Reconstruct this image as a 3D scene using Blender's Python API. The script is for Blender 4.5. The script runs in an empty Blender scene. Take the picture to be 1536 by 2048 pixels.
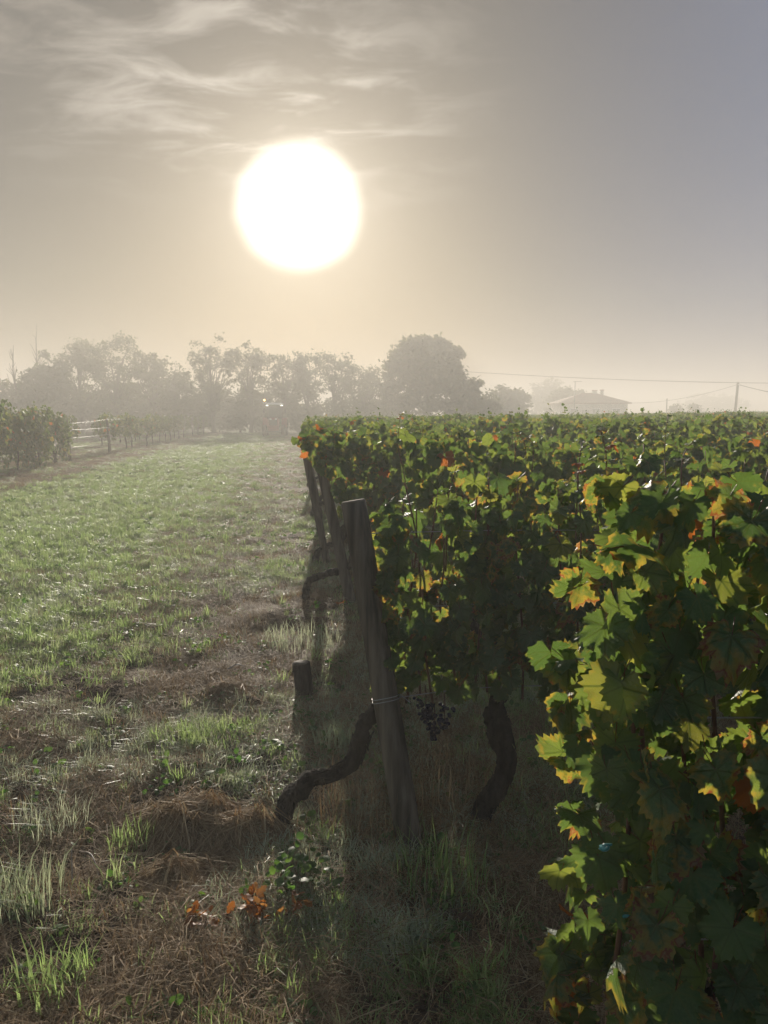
import bpy, bmesh, math, random
import numpy as np
from mathutils import Vector, Matrix, Euler

R = math.radians
scene = bpy.context.scene
COL = scene.collection

# ------------------------------------------------------------------ camera
CAM_H = 1.65
FPX = 1540.0            # focal length in pixels of the 1536 px wide photograph
PITCH = math.atan(192.0 / FPX)
cam_d = bpy.data.cameras.new('camera')
cam_d.sensor_fit = 'HORIZONTAL'
cam_d.sensor_width = 36.0
cam_d.lens = 36.0 * FPX / 1536.0
cam_d.clip_start = 0.05
cam_d.clip_end = 3000
cam = bpy.data.objects.new('camera', cam_d)
cam.location = (0, 0, CAM_H)
cam.rotation_euler = (R(90) - PITCH, 0, 0)
COL.objects.link(cam)
scene.camera = cam

# ------------------------------------------------------------------ sun and sky
SUN_EL, SUN_AZ = R(14.23), R(-5.98)      # azimuth measured from +Y towards +X
S = Vector((math.sin(SUN_AZ) * math.cos(SUN_EL), math.cos(SUN_AZ) * math.cos(SUN_EL), math.sin(SUN_EL)))
sun_d = bpy.data.lights.new('sun', 'SUN')
sun_d.energy = 4.8
sun_d.angle = R(0.7)
sun_d.color = (1.0, 0.91, 0.78)
sun = bpy.data.objects.new('sun', sun_d)
sun.rotation_euler = (-S).to_track_quat('-Z', 'Y').to_euler()
sun.location = (0, 0, 60)
COL.objects.link(sun)

world = bpy.data.worlds.new('World')
scene.world = world
world.use_nodes = True
world.cycles.sampling_method = 'MANUAL'
world.cycles.sample_map_resolution = 512


def build_world():
    nt = world.node_tree
    nt.nodes.clear()
    N, L = nt.nodes.new, nt.links.new

    def math_(op, a, b=None, c=None, clamp=False):
        n = N('ShaderNodeMath'); n.operation = op; n.use_clamp = clamp
        for i, v in enumerate((a, b, c)):
            if v is None: continue
            if isinstance(v, (int, float)): n.inputs[i].default_value = v
            else: L(v, n.inputs[i])
        return n.outputs[0]

    def mixc(f, a, b, blend='MIX'):
        n = N('ShaderNodeMix'); n.data_type = 'RGBA'; n.blend_type = blend
        for i, v in ((0, f), (6, a), (7, b)):
            if isinstance(v, (int, float)): n.inputs[i].default_value = v
            elif isinstance(v, tuple): n.inputs[i].default_value = (*v, 1)
            else: L(v, n.inputs[i])
        return n.outputs[2]
    sky = N('ShaderNodeTexSky')
    sky.sky_type = 'NISHITA'
    sky.sun_disc = False
    sky.sun_elevation = SUN_EL
    sky.sun_rotation = SUN_AZ
    sky.air_density = 1.2
    sky.dust_density = 1.6
    sky.ozone_density = 1.5
    tc = N('ShaderNodeTexCoord')
    nrm = N('ShaderNodeVectorMath'); nrm.operation = 'NORMALIZE'; L(tc.outputs['Generated'], nrm.inputs[0])
    d = nrm.outputs[0]
    dot = N('ShaderNodeVectorMath'); dot.operation = 'DOT_PRODUCT'; L(d, dot.inputs[0]); dot.inputs[1].default_value = S
    ang = math_('MULTIPLY', math_('ARCCOSINE', math_('MINIMUM', dot.outputs['Value'], 0.999999)), 180 / math.pi)
    sep = N('ShaderNodeSeparateXYZ'); L(d, sep.inputs[0])
    # thin clouds: the sky sheet seen on a plane overhead
    zz = math_('ADD', math_('MAXIMUM', sep.outputs[2], 0.0), 0.12)
    comb = N('ShaderNodeCombineXYZ')
    L(math_('DIVIDE', sep.outputs[0], zz), comb.inputs[0]); L(math_('DIVIDE', sep.outputs[1], zz), comb.inputs[1])
    mp = N('ShaderNodeMapping'); L(comb.outputs[0], mp.inputs[0])
    mp.inputs['Rotation'].default_value = (0, 0, R(-24)); mp.inputs['Scale'].default_value = (1.0, 1.9, 1); mp.inputs['Location'].default_value = (3.1, 1.7, 0)
    n1 = N('ShaderNodeTexNoise'); L(mp.outputs[0], n1.inputs[0]); n1.inputs['Scale'].default_value = 3.6; n1.inputs['Detail'].default_value = 9; n1.inputs['Roughness'].default_value = 0.62; n1.inputs['Distortion'].default_value = 0.5
    n2 = N('ShaderNodeTexNoise'); L(mp.outputs[0], n2.inputs[0]); n2.inputs['Scale'].default_value = 0.55; n2.inputs['Detail'].default_value = 3
    # clouds drift in from the west: thick on that side, thin on the other
    side = N('ShaderNodeMapRange'); side.interpolation_type = 'SMOOTHSTEP'
    L(sep.outputs[0], side.inputs[0]); side.inputs[1].default_value = 0.20; side.inputs[2].default_value = -0.12
    cl = N('ShaderNodeMapRange'); cl.interpolation_type = 'SMOOTHSTEP'
    L(math_('ADD', math_('MULTIPLY', n1.outputs[0], 0.75), math_('MULTIPLY', n2.outputs[0], 0.35)), cl.inputs[0])
    cl.inputs[1].default_value = 0.47; cl.inputs[2].default_value = 0.70
    high = N('ShaderNodeMapRange'); high.interpolation_type = 'SMOOTHSTEP'
    L(sep.outputs[2], high.inputs[0]); high.inputs[1].default_value = 0.22; high.inputs[2].default_value = 0.36
    cloud = math_('MULTIPLY', math_('MULTIPLY', cl.outputs[0], side.outputs[0]), high.outputs[0])
    # veil of thin high haze over the blue
    base = mixc(1.0, sky.outputs[0], (0.14, 0.14, 0.14), 'MULTIPLY')
    thick = N('ShaderNodeMapRange'); thick.interpolation_type = 'SMOOTHSTEP'
    L(ang, thick.inputs[0]); thick.inputs[1].default_value = 24; thick.inputs[2].default_value = 80
    thick.inputs[3].default_value = 0.96; thick.inputs[4].default_value = 0.20
    veil = mixc(thick.outputs[0], base, (0.032, 0.030, 0.028))
    bluer = N('ShaderNodeMapRange'); bluer.interpolation_type = 'SMOOTHSTEP'
    L(sep.outputs[0], bluer.inputs[0]); bluer.inputs[1].default_value = 0.05; bluer.inputs[2].default_value = 0.5
    veil = mixc(math_('MULTIPLY', bluer.outputs[0], 0.75), veil, (0.055, 0.08, 0.15))
    near = math_('ADD', 0.05, math_('MULTIPLY', math_('EXPONENT', math_('MULTIPLY', ang, -1 / 9.0)), 1.1))
    ccol = N('ShaderNodeVectorMath'); ccol.operation = 'SCALE'; ccol.inputs[0].default_value = (1.0, 0.90, 0.77); L(near, ccol.inputs['Scale'])
    veil = mixc(math_('MULTIPLY', cloud, 0.9), veil, ccol.outputs[0])
    # sun in mist
    disc = N('ShaderNodeMapRange'); disc.interpolation_type = 'SMOOTHSTEP'
    L(math_('ADD', ang, math_('MULTIPLY', math_('SUBTRACT', n2.outputs[0], 0.5), 1.6)), disc.inputs[0]); disc.inputs[1].default_value = 4.75; disc.inputs[2].default_value = 1.9
    disc.inputs[3].default_value = 0; disc.inputs[4].default_value = 1
    aur = math_('EXPONENT', math_('MULTIPLY', ang, -1 / 4.2))
    glow = math_('ADD', math_('MULTIPLY', disc.outputs[0], 1.6), math_('MULTIPLY', aur, 0.55))
    gcol = N('ShaderNodeVectorMath'); gcol.operation = 'SCALE'; gcol.inputs[0].default_value = (1.0, 0.91, 0.76); L(glow, gcol.inputs['Scale'])
    addn = N('ShaderNodeVectorMath'); addn.operation = 'ADD'; L(veil, addn.inputs[0]); L(gcol.outputs[0], addn.inputs[1])
    bg = N('ShaderNodeBackground'); L(addn.outputs[0], bg.inputs[0]); bg.inputs[1].default_value = 1.0
    out = N('ShaderNodeOutputWorld'); L(bg.outputs[0], out.inputs[0])


build_world()
scene.view_settings.view_transform = 'Standard'
scene.view_settings.look = 'None'
scene.view_settings.gamma = 1.0
scene.view_settings.exposure = 0.88
scene.view_settings.use_curve_mapping = False
scene.render.engine = 'CYCLES'
cy = scene.cycles
cy.max_bounces = 4
cy.diffuse_bounces = 2
cy.glossy_bounces = 2
cy.transmission_bounces = 4
cy.volume_bounces = 1
cy.transparent_max_bounces = 4
cy.caustics_reflective = False
cy.caustics_refractive = False
cy.use_denoising = True
cy.use_adaptive_sampling = True
cy.adaptive_threshold = 0.03
cy.sample_clamp_indirect = 3.0
cy.sample_clamp_direct = 6.0
HAZE_DENSITY = 0.0093

rng = np.random.default_rng(11)


# ------------------------------------------------------------------ helpers
def at(px, py, Y):
    """world point seen at pixel (px, py) of the photograph, on the plane y = Y"""
    a, b = (px - 768) / FPX, (1024 - py) / FPX
    cp, sp = math.cos(PITCH), math.sin(PITCH)
    d = Vector((a, cp + b * sp, -sp + b * cp))
    return Vector((0, 0, CAM_H)) + d * (Y / d.y)


def gpt(px, py):
    """point of the flat ground seen at a pixel"""
    a, b = (px - 768) / FPX, (1024 - py) / FPX
    cp, sp = math.cos(PITCH), math.sin(PITCH)
    d = Vector((a, cp + b * sp, -sp + b * cp))
    return Vector((0, 0, CAM_H)) + d * (-CAM_H / d.z)


def _hash(ix, iy, s):
    n = (ix.astype(np.int64) * 374761393 + iy.astype(np.int64) * 668265263 + s * 974634541) & 0x7fffffff
    n = ((n ^ (n >> 13)) * 1274126177) & 0x7fffffff
    return ((n ^ (n >> 16)) & 0xffff) / 65535.0


def vnoise(x, y, s=0):
    x = np.asarray(x, float); y = np.asarray(y, float)
    ix, iy = np.floor(x), np.floor(y)
    fx, fy = x - ix, y - iy
    fx = fx * fx * (3 - 2 * fx); fy = fy * fy * (3 - 2 * fy)
    a, b = _hash(ix, iy, s), _hash(ix + 1, iy, s)
    c, d = _hash(ix, iy + 1, s), _hash(ix + 1, iy + 1, s)
    return (a * (1 - fx) + b * fx) * (1 - fy) + (c * (1 - fx) + d * fx) * fy


def fbm(x, y, s=0, oct=4):
    v, amp, tot = 0, 1.0, 0
    for k in range(oct):
        v = v + amp * vnoise(np.asarray(x) * 2 ** k, np.asarray(y) * 2 ** k, s + k * 7)
        tot += amp; amp *= 0.5
    return v / tot


def sstep(e0, e1, x):
    t = np.clip((np.asarray(x, float) - e0) / (e1 - e0), 0, 1)
    return t * t * (3 - 2 * t)


def ground_z(x, y):
    x = np.asarray(x, float); y = np.asarray(y, float)
    near = 1 - sstep(7, 22, y)
    z = 0.013 * np.clip(x - 2.0, 0, 60) * sstep(4, 16, y)
    u = x + 0.12 * y
    z = z - 0.035 * (np.exp(-((u + 2.3) / 0.35) ** 2) + np.exp(-((u + 4.2) / 0.4) ** 2))
    z = z + (fbm(x * 0.55, y * 0.55, 3, 3) - 0.5) * 0.09
    rough = 0.35 + 0.65 * sstep(-2.2, -0.2, u) * (1 - sstep(1.2, 2.0, u) * 0.5)
    z = z + near * rough * ((fbm(x * 3.1, y * 3.1, 21, 4) - 0.5) * 0.10 + (fbm(x * 13, y * 13, 33, 3) - 0.5) * 0.035)
    return z


def gz(x, y):
    return float(ground_z(np.array([x]), np.array([y]))[0])


def green_mask(x, y):
    u = np.asarray(x) + 0.12 * np.asarray(y)
    band = sstep(-6.6, -5.6, u) * (1 - sstep(-1.5, 0.2, u + (fbm(x * 0.7, np.asarray(y) * 0.25, 5, 3) - 0.5) * 1.6))
    band = band * sstep(4.2, 7.5, np.asarray(y) + (fbm(x * 0.9, y * 0.9, 9, 3) - 0.5) * 3.0 - (u + 1.2) * 0.9)
    patch = sstep(0.53, 0.66, fbm(x * 1.25 + 4.1, y * 1.05, 15, 4))
    return np.clip(np.maximum(band, patch * 0.8), 0, 1)


def straw_mask(x, y):
    u = np.asarray(x) + 0.12 * np.asarray(y)
    left = sstep(-9.6, -8.8, u) * (1 - sstep(-6.7, -5.9, u))
    right = sstep(-2.4, -1.2, u) * (1 - sstep(0.9, 1.6, u)) * sstep(4.5, 9, y) * 0.5
    patch = sstep(0.45, 0.58, fbm(x * 1.6, y * 1.3 + 9, 27, 4))
    return np.clip(np.maximum(np.maximum(left, right), patch * 0.75 * (1 - 0.9 * sstep(-6.4, -5.6, u) * (1 - sstep(-2.4, -1.4, u)) * sstep(5, 9, y))), 0, 1)


def mesh_np(name, verts, tris, mats=(), attrs=None, uv=None, smooth=False, mat_idx=None):
    verts = np.asarray(verts, np.float32); tris = np.asarray(tris, np.int32)
    me = bpy.data.meshes.new(name)
    me.vertices.add(len(verts)); me.vertices.foreach_set('co', verts.ravel())
    nl = tris.size
    me.loops.add(nl); me.loops.foreach_set('vertex_index', tris.ravel())
    me.polygons.add(len(tris))
    k = tris.shape[1]
    me.polygons.foreach_set('loop_start', np.arange(0, nl, k, dtype=np.int32))
    me.polygons.foreach_set('loop_total', np.full(len(tris), k, np.int32))
    if smooth: me.polygons.foreach_set('use_smooth', np.ones(len(tris), bool))
    if mat_idx is not None: me.polygons.foreach_set('material_index', np.asarray(mat_idx, np.int32))
    for m in mats: me.materials.append(m)
    for an, (typ, data) in (attrs or {}).items():
        a = me.attributes.new(an, typ, 'POINT')
        key = {'FLOAT': 'value', 'INT': 'value', 'FLOAT_VECTOR': 'vector', 'FLOAT_COLOR': 'color'}[typ]
        a.data.foreach_set(key, np.asarray(data, np.int32 if typ == 'INT' else np.float32).ravel())
    if uv is not None:
        ul = me.uv_layers.new(name='UVMap')
        ul.data.foreach_set('uv', np.asarray(uv, np.float32)[tris.ravel()].ravel())
    me.update(calc_edges=True)
    me.validate()
    return me


def link(name, me, parent=None, loc=None, rot=None, scale=None):
    o = bpy.data.objects.new(name, me)
    COL.objects.link(o)
    if parent is not None: o.parent = parent
    if loc is not None: o.location = loc
    if rot is not None: o.rotation_euler = rot
    if scale is not None: o.scale = scale if hasattr(scale, '__len__') else (scale,) * 3
    return o


def tag(o, label, cat, group=None):
    o['label'] = label; o['category'] = cat
    if group: o['group'] = group
    return o


def thing(name, label, cat, loc=(0, 0, 0), rz=0.0, group=None):
    o = bpy.data.objects.new(name, None)
    o.empty_display_size = 0.2
    COL.objects.link(o); o.location = loc; o.rotation_euler = (0, 0, rz)
    return tag(o, label, cat, group)


def smooth_path(pts, n):
    """Catmull-Rom through the points, n samples per span"""
    P = [np.array(p, float) for p in pts]
    P = [2 * P[0] - P[1]] + P + [2 * P[-1] - P[-2]]
    out = []
    for i in range(1, len(P) - 2):
        for k in range(n):
            t = k / n
            out.append(0.5 * ((2 * P[i]) + (-P[i - 1] + P[i + 1]) * t + (2 * P[i - 1] - 5 * P[i] + 4 * P[i + 1] - P[i + 2]) * t * t + (-P[i - 1] + 3 * P[i] - 3 * P[i + 1] + P[i + 2]) * t ** 3))
    out.append(P[-2])
    return np.array(out)


def tube(path, radii, sides=8, rough=0.0, seed=0, cap=True):
    """verts and triangles of a tube along a path, radius per point"""
    path = np.asarray(path, float); n = len(path)
    radii = np.broadcast_to(np.asarray(radii, float), (n,)) if np.ndim(radii) == 0 or len(radii) == n else np.interp(np.linspace(0, 1, n), np.linspace(0, 1, len(radii)), radii)
    tang = np.gradient(path, axis=0)
    tang /= np.linalg.norm(tang, axis=1)[:, None] + 1e-9
    ref = np.array([0.31, 0.9, 0.2]) if abs(tang[0][1]) < 0.8 else np.array([1.0, 0.1, 0.1])
    u = np.cross(tang, ref); u /= np.linalg.norm(u, axis=1)[:, None] + 1e-9
    v = np.cross(tang, u)
    r = np.random.default_rng(seed)
    a = np.linspace(0, 2 * math.pi, sides, endpoint=False)
    ridge = 1 + rough * 0.7 * r.uniform(-1, 1, sides)[None, :]
    rr = radii[:, None] * (ridge + rough * r.uniform(-1, 1, (n, sides)))
    V = path[:, None, :] + rr[:, :, None] * (np.cos(a)[None, :, None] * u[:, None, :] + np.sin(a)[None, :, None] * v[:, None, :])
    V = V.reshape(-1, 3)
    T = []
    i = np.arange(n - 1)[:, None] * sides; j = np.arange(sides)[None, :]; j2 = (j + 1) % sides
    A, B, C, D = (i + j), (i + j2), (i + sides + j2), (i + sides + j)
    T = np.concatenate([np.stack([A, B, C], -1).reshape(-1, 3), np.stack([A, C, D], -1).reshape(-1, 3)])
    if cap:
        V = np.vstack([V, path[0], path[-1]])
        c0, c1 = len(V) - 2, len(V) - 1
        jj = np.arange(sides); jn = (jj + 1) % sides
        T = np.vstack([T, np.stack([jn, jj, np.full(sides, c0)], -1), np.stack([(n - 1) * sides + jj, (n - 1) * sides + jn, np.full(sides, c1)], -1)])
    return V, T


def merge(parts):
    V, T, off = [], [], 0
    for v, t in parts:
        V.append(v); T.append(np.asarray(t) + off); off += len(v)
    return np.vstack(V), np.vstack(T)


def bm_box(size, bevel=0.0, seg=1, taper=None):
    bm = bmesh.new()
    bmesh.ops.create_cube(bm, size=1)
    for v in bm.verts:
        k = 1.0
        if taper and v.co.z > 0: k = taper
        v.co = Vector((v.co.x * size[0] * k, v.co.y * size[1] * k, v.co.z * size[2]))
    if bevel:
        bmesh.ops.bevel(bm, geom=list(bm.edges), offset=bevel, segments=seg, affect='EDGES')
    return bm


def box(name, size, loc, mat, parent=None, bevel=0.0, rot=None, taper=None, seg=1):
    bm = bm_box(size, bevel, seg, taper)
    me = bpy.data.meshes.new(name); bm.to_mesh(me); bm.free()
    me.materials.append(mat)
    return link(name, me, parent, loc, rot)


# ------------------------------------------------------------------ materials
MATS = {}


class NT:
    def __init__(self, name):
        self.m = bpy.data.materials.new(name); self.m.use_nodes = True
        self.t = self.m.node_tree; self.t.nodes.clear()
        self.out = self.t.nodes.new('ShaderNodeOutputMaterial')
        MATS[name] = self.m

    def n(self, typ, **kw):
        o = self.t.nodes.new(typ)
        for k, v in kw.items():
            if hasattr(o, k): setattr(o, k, v)
        return o

    def l(self, a, b): self.t.links.new(a, b)

    def setin(self, sock, v):
        if isinstance(v, (int, float)): sock.default_value = v
        elif isinstance(v, (tuple, list)): sock.default_value = (*v, 1) if len(v) == 3 and sock.type == 'RGBA' else v
        else: self.l(v, sock)

    def math(self, op, a, b=None, clamp=False):
        o = self.n('ShaderNodeMath', operation=op); o.use_clamp = clamp
        self.setin(o.inputs[0], a)
        if b is not None: self.setin(o.inputs[1], b)
        return o.outputs[0]

    def mix(self, f, a, b, blend='MIX'):
        o = self.n('ShaderNodeMix', data_type='RGBA', blend_type=blend)
        self.setin(o.inputs[0], f); self.setin(o.inputs[6], a); self.setin(o.inputs[7], b)
        return o.outputs[2]

    def rng(self, v, a, b, c=0.0, d=1.0):
        o = self.n('ShaderNodeMapRange'); o.interpolation_type = 'SMOOTHSTEP'
        self.setin(o.inputs[0], v)
        for i, x in enumerate((a, b, c, d)): o.inputs[i + 1].default_value = x
        return o.outputs[0]

    def noise(self, vec, scale, detail=4, rough=0.55, dist=0.0):
        o = self.n('ShaderNodeTexNoise')
        if vec is not None: self.l(vec, o.inputs['Vector'])
        o.inputs['Scale'].default_value = scale; o.inputs['Detail'].default_value = detail
        o.inputs['Roughness'].default_value = rough; o.inputs['Distortion'].default_value = dist
        return o.outputs[0]

    def ramp(self, f, stops):
        o = self.n('ShaderNodeValToRGB')
        e = o.color_ramp.elements
        while len(e) < len(stops): e.new(0.5)
        for i, (p, c) in enumerate(stops): e[i].position = p; e[i].color = (*c, 1)
        self.setin(o.inputs[0], f)
        return o.outputs[0]

    def bump(self, h, strength, dist):
        o = self.n('ShaderNodeBump'); o.inputs['Strength'].default_value = strength; o.inputs['Distance'].default_value = dist
        self.l(h, o.inputs['Height'])
        return o.outputs[0]

    def pbsdf(self, col, rough=0.7, spec=0.3, normal=None, metal=0.0):
        p = self.n('ShaderNodeBsdfPrincipled')
        self.setin(p.inputs['Base Color'], col); self.setin(p.inputs['Roughness'], rough)
        p.inputs['Specular IOR Level'].default_value = spec; p.inputs['Metallic'].default_value = metal
        if normal is not None: self.l(normal, p.inputs['Normal'])
        return p

    def obj(self):
        return self.n('ShaderNodeTexCoord').outputs['Object']


def leaf_material(name, per_island, wet=1.0, autumn=0.5):
    """vine leaf: dull green face, bright light coming through, yellow and red margins on some leaves"""
    t = NT(name)
    if per_island:
        rnd = t.n('ShaderNodeNewGeometry').outputs['Random Per Island']
        oi = t.n('ShaderNodeObjectInfo').outputs['Random']
        rnd = t.math('FRACT', t.math('ADD', rnd, oi))
    else:
        rnd = t.n('ShaderNodeObjectInfo').outputs['Random']
    r2 = t.math('FRACT', t.math('MULTIPLY', rnd, 17.31))
    r3 = t.math('FRACT', t.math('MULTIPLY', rnd, 91.7))
    rim = t.n('ShaderNodeAttribute', attribute_name='rim').outputs['Fac']
    uv = t.n('ShaderNodeUVMap').outputs[0]
    offs = t.n('ShaderNodeVectorMath', operation='ADD'); t.l(uv, offs.inputs[0])
    cmb = t.n('ShaderNodeCombineXYZ'); t.l(t.math('MULTIPLY', rnd, 53.0), cmb.inputs[0]); t.l(t.math('MULTIPLY', r2, 31.0), cmb.inputs[1]); t.l(cmb.outputs[0], offs.inputs[1])
    nz = t.noise(offs.outputs[0], 7.0, 3)
    nf = t.noise(offs.outputs[0], 26.0, 3)
    # veins: polar coordinates round the petiole
    sep = t.n('ShaderNodeSeparateXYZ'); t.l(uv, sep.inputs[0])
    vx, vy = t.math('SUBTRACT', sep.outputs[0], 0.5), t.math('SUBTRACT', sep.outputs[1], 0.42)
    theta = t.math('ARCTAN2', vx, vy)
    rad = t.math('SQRT', t.math('ADD', t.math('MULTIPLY', vx, vx), t.math('MULTIPLY', vy, vy)))
    saw = t.math('PINGPONG', t.math('ABSOLUTE', theta), R(27.0))
    vein = t.rng(t.math('MULTIPLY', rad, saw), 0.020, 0.003)
    g_face = t.ramp(r2, [(0.0, (0.034, 0.070, 0.034)), (0.5, (0.048, 0.092, 0.040)), (0.9, (0.066, 0.108, 0.036)), (1.0, (0.105, 0.115, 0.03))])
    g_thru = t.ramp(r2, [(0.0, (0.10, 0.17, 0.032)), (0.55, (0.155, 0.235, 0.042)), (0.9, (0.25, 0.315, 0.048)), (1.0, (0.38, 0.37, 0.055))])
    g_face = t.mix(t.rng(nf, 0.35, 0.7), g_face, t.mix(0.6, g_face, (0.095, 0.145, 0.07)))
    g_face = t.mix(t.math('MULTIPLY', vein, 0.55), g_face, (0.12, 0.14, 0.05))
    g_thru = t.mix(t.math('MULTIPLY', vein, 0.75), g_thru, (0.10, 0.15, 0.02))
    # autumn margin
    turn = t.rng(r3, 1.0 - autumn, 1.0)
    edge = t.math('ADD', t.math('MULTIPLY', rim, 0.50), t.math('MULTIPLY', nz, 1.15))
    e0 = t.math('SUBTRACT', 1.30, t.math('MULTIPLY', turn, 0.42))
    d = t.math('SUBTRACT', edge, e0)
    yel = t.rng(d, -0.26, 0.06); red = t.rng(d, 0.03, 0.15); brn = t.rng(d, 0.12, 0.24)
    face = t.mix(yel, g_face, (0.13, 0.10, 0.025)); face = t.mix(red, face, (0.085, 0.028, 0.016)); face = t.mix(brn, face, (0.11, 0.075, 0.04))
    thru = t.mix(yel, g_thru, (0.50, 0.37, 0.05)); thru = t.mix(red, thru, (0.42, 0.10, 0.03)); thru = t.mix(brn, thru, (0.50, 0.30, 0.10))
    # a few leaves have turned altogether
    whole = t.rng(r3, 0.983, 0.987)
    face = t.mix(whole, face, (0.16, 0.05, 0.018)); thru = t.mix(whole, thru, (0.55, 0.17, 0.03))
    # petiole
    pet = t.rng(rim, -0.2, -0.6)
    face = t.mix(pet, face, (0.16, 0.06, 0.035)); thru = t.mix(pet, thru, (0.20, 0.06, 0.03))
    h = t.math('ADD', t.math('ADD', t.math('MULTIPLY', nf, 0.5), t.math('MULTIPLY', nz, 0.9)), t.math('MULTIPLY', vein, -0.8))
    nor = t.bump(h, 1.0, 0.010) if not per_island else None
    p = t.pbsdf(face, 0.42 if not per_island else 0.6, 0.5 * wet, nor)
    tr = t.n('ShaderNodeBsdfTranslucent'); t.l(thru, tr.inputs[0])
    mx = t.n('ShaderNodeMixShader'); mx.inputs[0].default_value = 0.5
    t.l(p.outputs[0], mx.inputs[1]); t.l(tr.outputs[0], mx.inputs[2]); t.l(mx.outputs[0], t.out.inputs[0])
    return t.m


def blade_material(name, face_stops, thru_stops, mixf=0.5, rough=0.4, spec=0.5, ow=0.85, iw=0.3):
    t = NT(name)
    r = t.n('ShaderNodeObjectInfo').outputs['Random']
    isl = t.n('ShaderNodeNewGeometry').outputs['Random Per Island']
    f = t.math('FRACT', t.math('ADD', t.math('MULTIPLY', r, ow), t.math('MULTIPLY', isl, iw)))
    face = t.ramp(f, face_stops); thru = t.ramp(f, thru_stops)
    p = t.pbsdf(face, rough, spec)
    tr = t.n('ShaderNodeBsdfTranslucent'); t.l(thru, tr.inputs[0])
    mx = t.n('ShaderNodeMixShader'); mx.inputs[0].default_value = mixf
    t.l(p.outputs[0], mx.inputs[1]); t.l(tr.outputs[0], mx.inputs[2]); t.l(mx.outputs[0], t.out.inputs[0])
    return t.m


def simple_material(name, c1, c2, scale=8.0, rough=0.8, spec=0.25, bump=0.0, bdist=0.01, metal=0.0, stretch=None):
    t = NT(name)
    v = t.obj()
    if stretch:
        mp = t.n('ShaderNodeMapping'); t.l(v, mp.inputs[0]); mp.inputs['Scale'].default_value = stretch; v = mp.outputs[0]
    nz = t.noise(v, scale, 6, 0.6)
    col = t.mix(t.rng(nz, 0.3, 0.7), c1, c2)
    nor = t.bump(nz, bump, bdist) if bump else None
    p = t.pbsdf(col, rough, spec, nor, metal)
    t.l(p.outputs[0], t.out.inputs[0])
    return t.m


def emit_material(name, col, strength):
    t = NT(name)
    p = t.pbsdf((0.6, 0.6, 0.6), 0.2, 0.5)
    p.inputs['Emission Color'].default_value = (*col, 1); p.inputs['Emission Strength'].default_value = strength
    t.l(p.outputs[0], t.out.inputs[0])
    return t.m


M_LEAF = leaf_material('vine_leaf', False, 0.9, 0.40)
M_LEAF_MASS = leaf_material('vine_leaf_mass', True, 0.18, 0.12)
M_GRASS = blade_material('green_grass', [(0, (0.08, 0.135, 0.035)), (0.6, (0.125, 0.185, 0.055)), (1, (0.19, 0.22, 0.09))],
                         [(0, (0.30, 0.45, 0.12)), (0.6, (0.43, 0.56, 0.19)), (1, (0.55, 0.60, 0.31))])
M_DEW = blade_material('dewy_grass', [(0, (0.19, 0.235, 0.13)), (1, (0.29, 0.31, 0.21))], [(0, (0.44, 0.50, 0.27)), (1, (0.58, 0.60, 0.40))], 0.45, 0.38, 0.6)
M_STRAW = blade_material('dry_grass', [(0, (0.13, 0.082, 0.043)), (0.5, (0.225, 0.15, 0.08)), (1, (0.38, 0.29, 0.17))], [(0, (0.20, 0.11, 0.05)), (0.5, (0.34, 0.21, 0.10)), (1, (0.50, 0.37, 0.20))], 0.35, 0.7, 0.15, 0.4, 1.0)
M_WEED = blade_material('weed_leaf', [(0, (0.03, 0.07, 0.02)), (1, (0.06, 0.10, 0.035))], [(0, (0.10, 0.25, 0.03)), (1, (0.20, 0.32, 0.05))], 0.45, 0.5, 0.3)
M_DEAD = blade_material('dead_leaf', [(0, (0.10, 0.035, 0.012)), (0.6, (0.20, 0.075, 0.02)), (1, (0.28, 0.12, 0.04))], [(0, (0.25, 0.08, 0.015)), (0.6, (0.45, 0.16, 0.025)), (1, (0.5, 0.24, 0.06))], 0.42, 0.5, 0.3)
M_TREE = blade_material('tree_leaf', [(0, (0.03, 0.045, 0.016)), (1, (0.06, 0.07, 0.025))], [(0, (0.08, 0.12, 0.02)), (1, (0.17, 0.16, 0.03))], 0.35, 0.6, 0.3)
M_BARK = simple_material('vine_bark', (0.012, 0.010, 0.008), (0.045, 0.036, 0.03), 45, 0.95, 0.1, 1.0, 0.02, stretch=(1, 1, 0.25))
M_CANE = simple_material('vine_cane', (0.07, 0.028, 0.016), (0.16, 0.075, 0.04), 40, 0.6, 0.35)
M_WOOD = simple_material('weathered_post', (0.04, 0.031, 0.023), (0.17, 0.135, 0.10), 26, 0.85, 0.25, 0.6, 0.006, stretch=(1, 1, 0.06))
M_ENDGRAIN = simple_material('post_end_grain', (0.14, 0.11, 0.08), (0.26, 0.21, 0.16), 30, 0.9, 0.2, 0.5, 0.004)
M_WIRE = simple_material('galvanised_wire', (0.26, 0.25, 0.24), (0.36, 0.35, 0.34), 60, 0.45, 0.5, metal=0.3)
M_TREEBARK = simple_material('tree_bark', (0.035, 0.028, 0.02), (0.09, 0.075, 0.06), 6, 0.9, 0.2, 0.8, 0.05)
M_TWIG = simple_material('dry_twig', (0.16, 0.12, 0.09), (0.34, 0.28, 0.22), 50, 0.6, 0.35)
M_CLOD = simple_material('soil_clod', (0.05, 0.033, 0.022), (0.14, 0.092, 0.06), 40, 0.95, 0.15, 1.0, 0.01)
M_GRAPE = simple_material('dark_grape', (0.010, 0.008, 0.018), (0.035, 0.028, 0.05), 60, 0.6, 0.25)
M_TIE = simple_material('teal_plastic', (0.02, 0.12, 0.12), (0.03, 0.20, 0.19), 30, 0.35, 0.5)
M_RED = simple_material('red_paint', (0.20, 0.035, 0.028), (0.27, 0.05, 0.038), 3, 0.4, 0.5)
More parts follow.
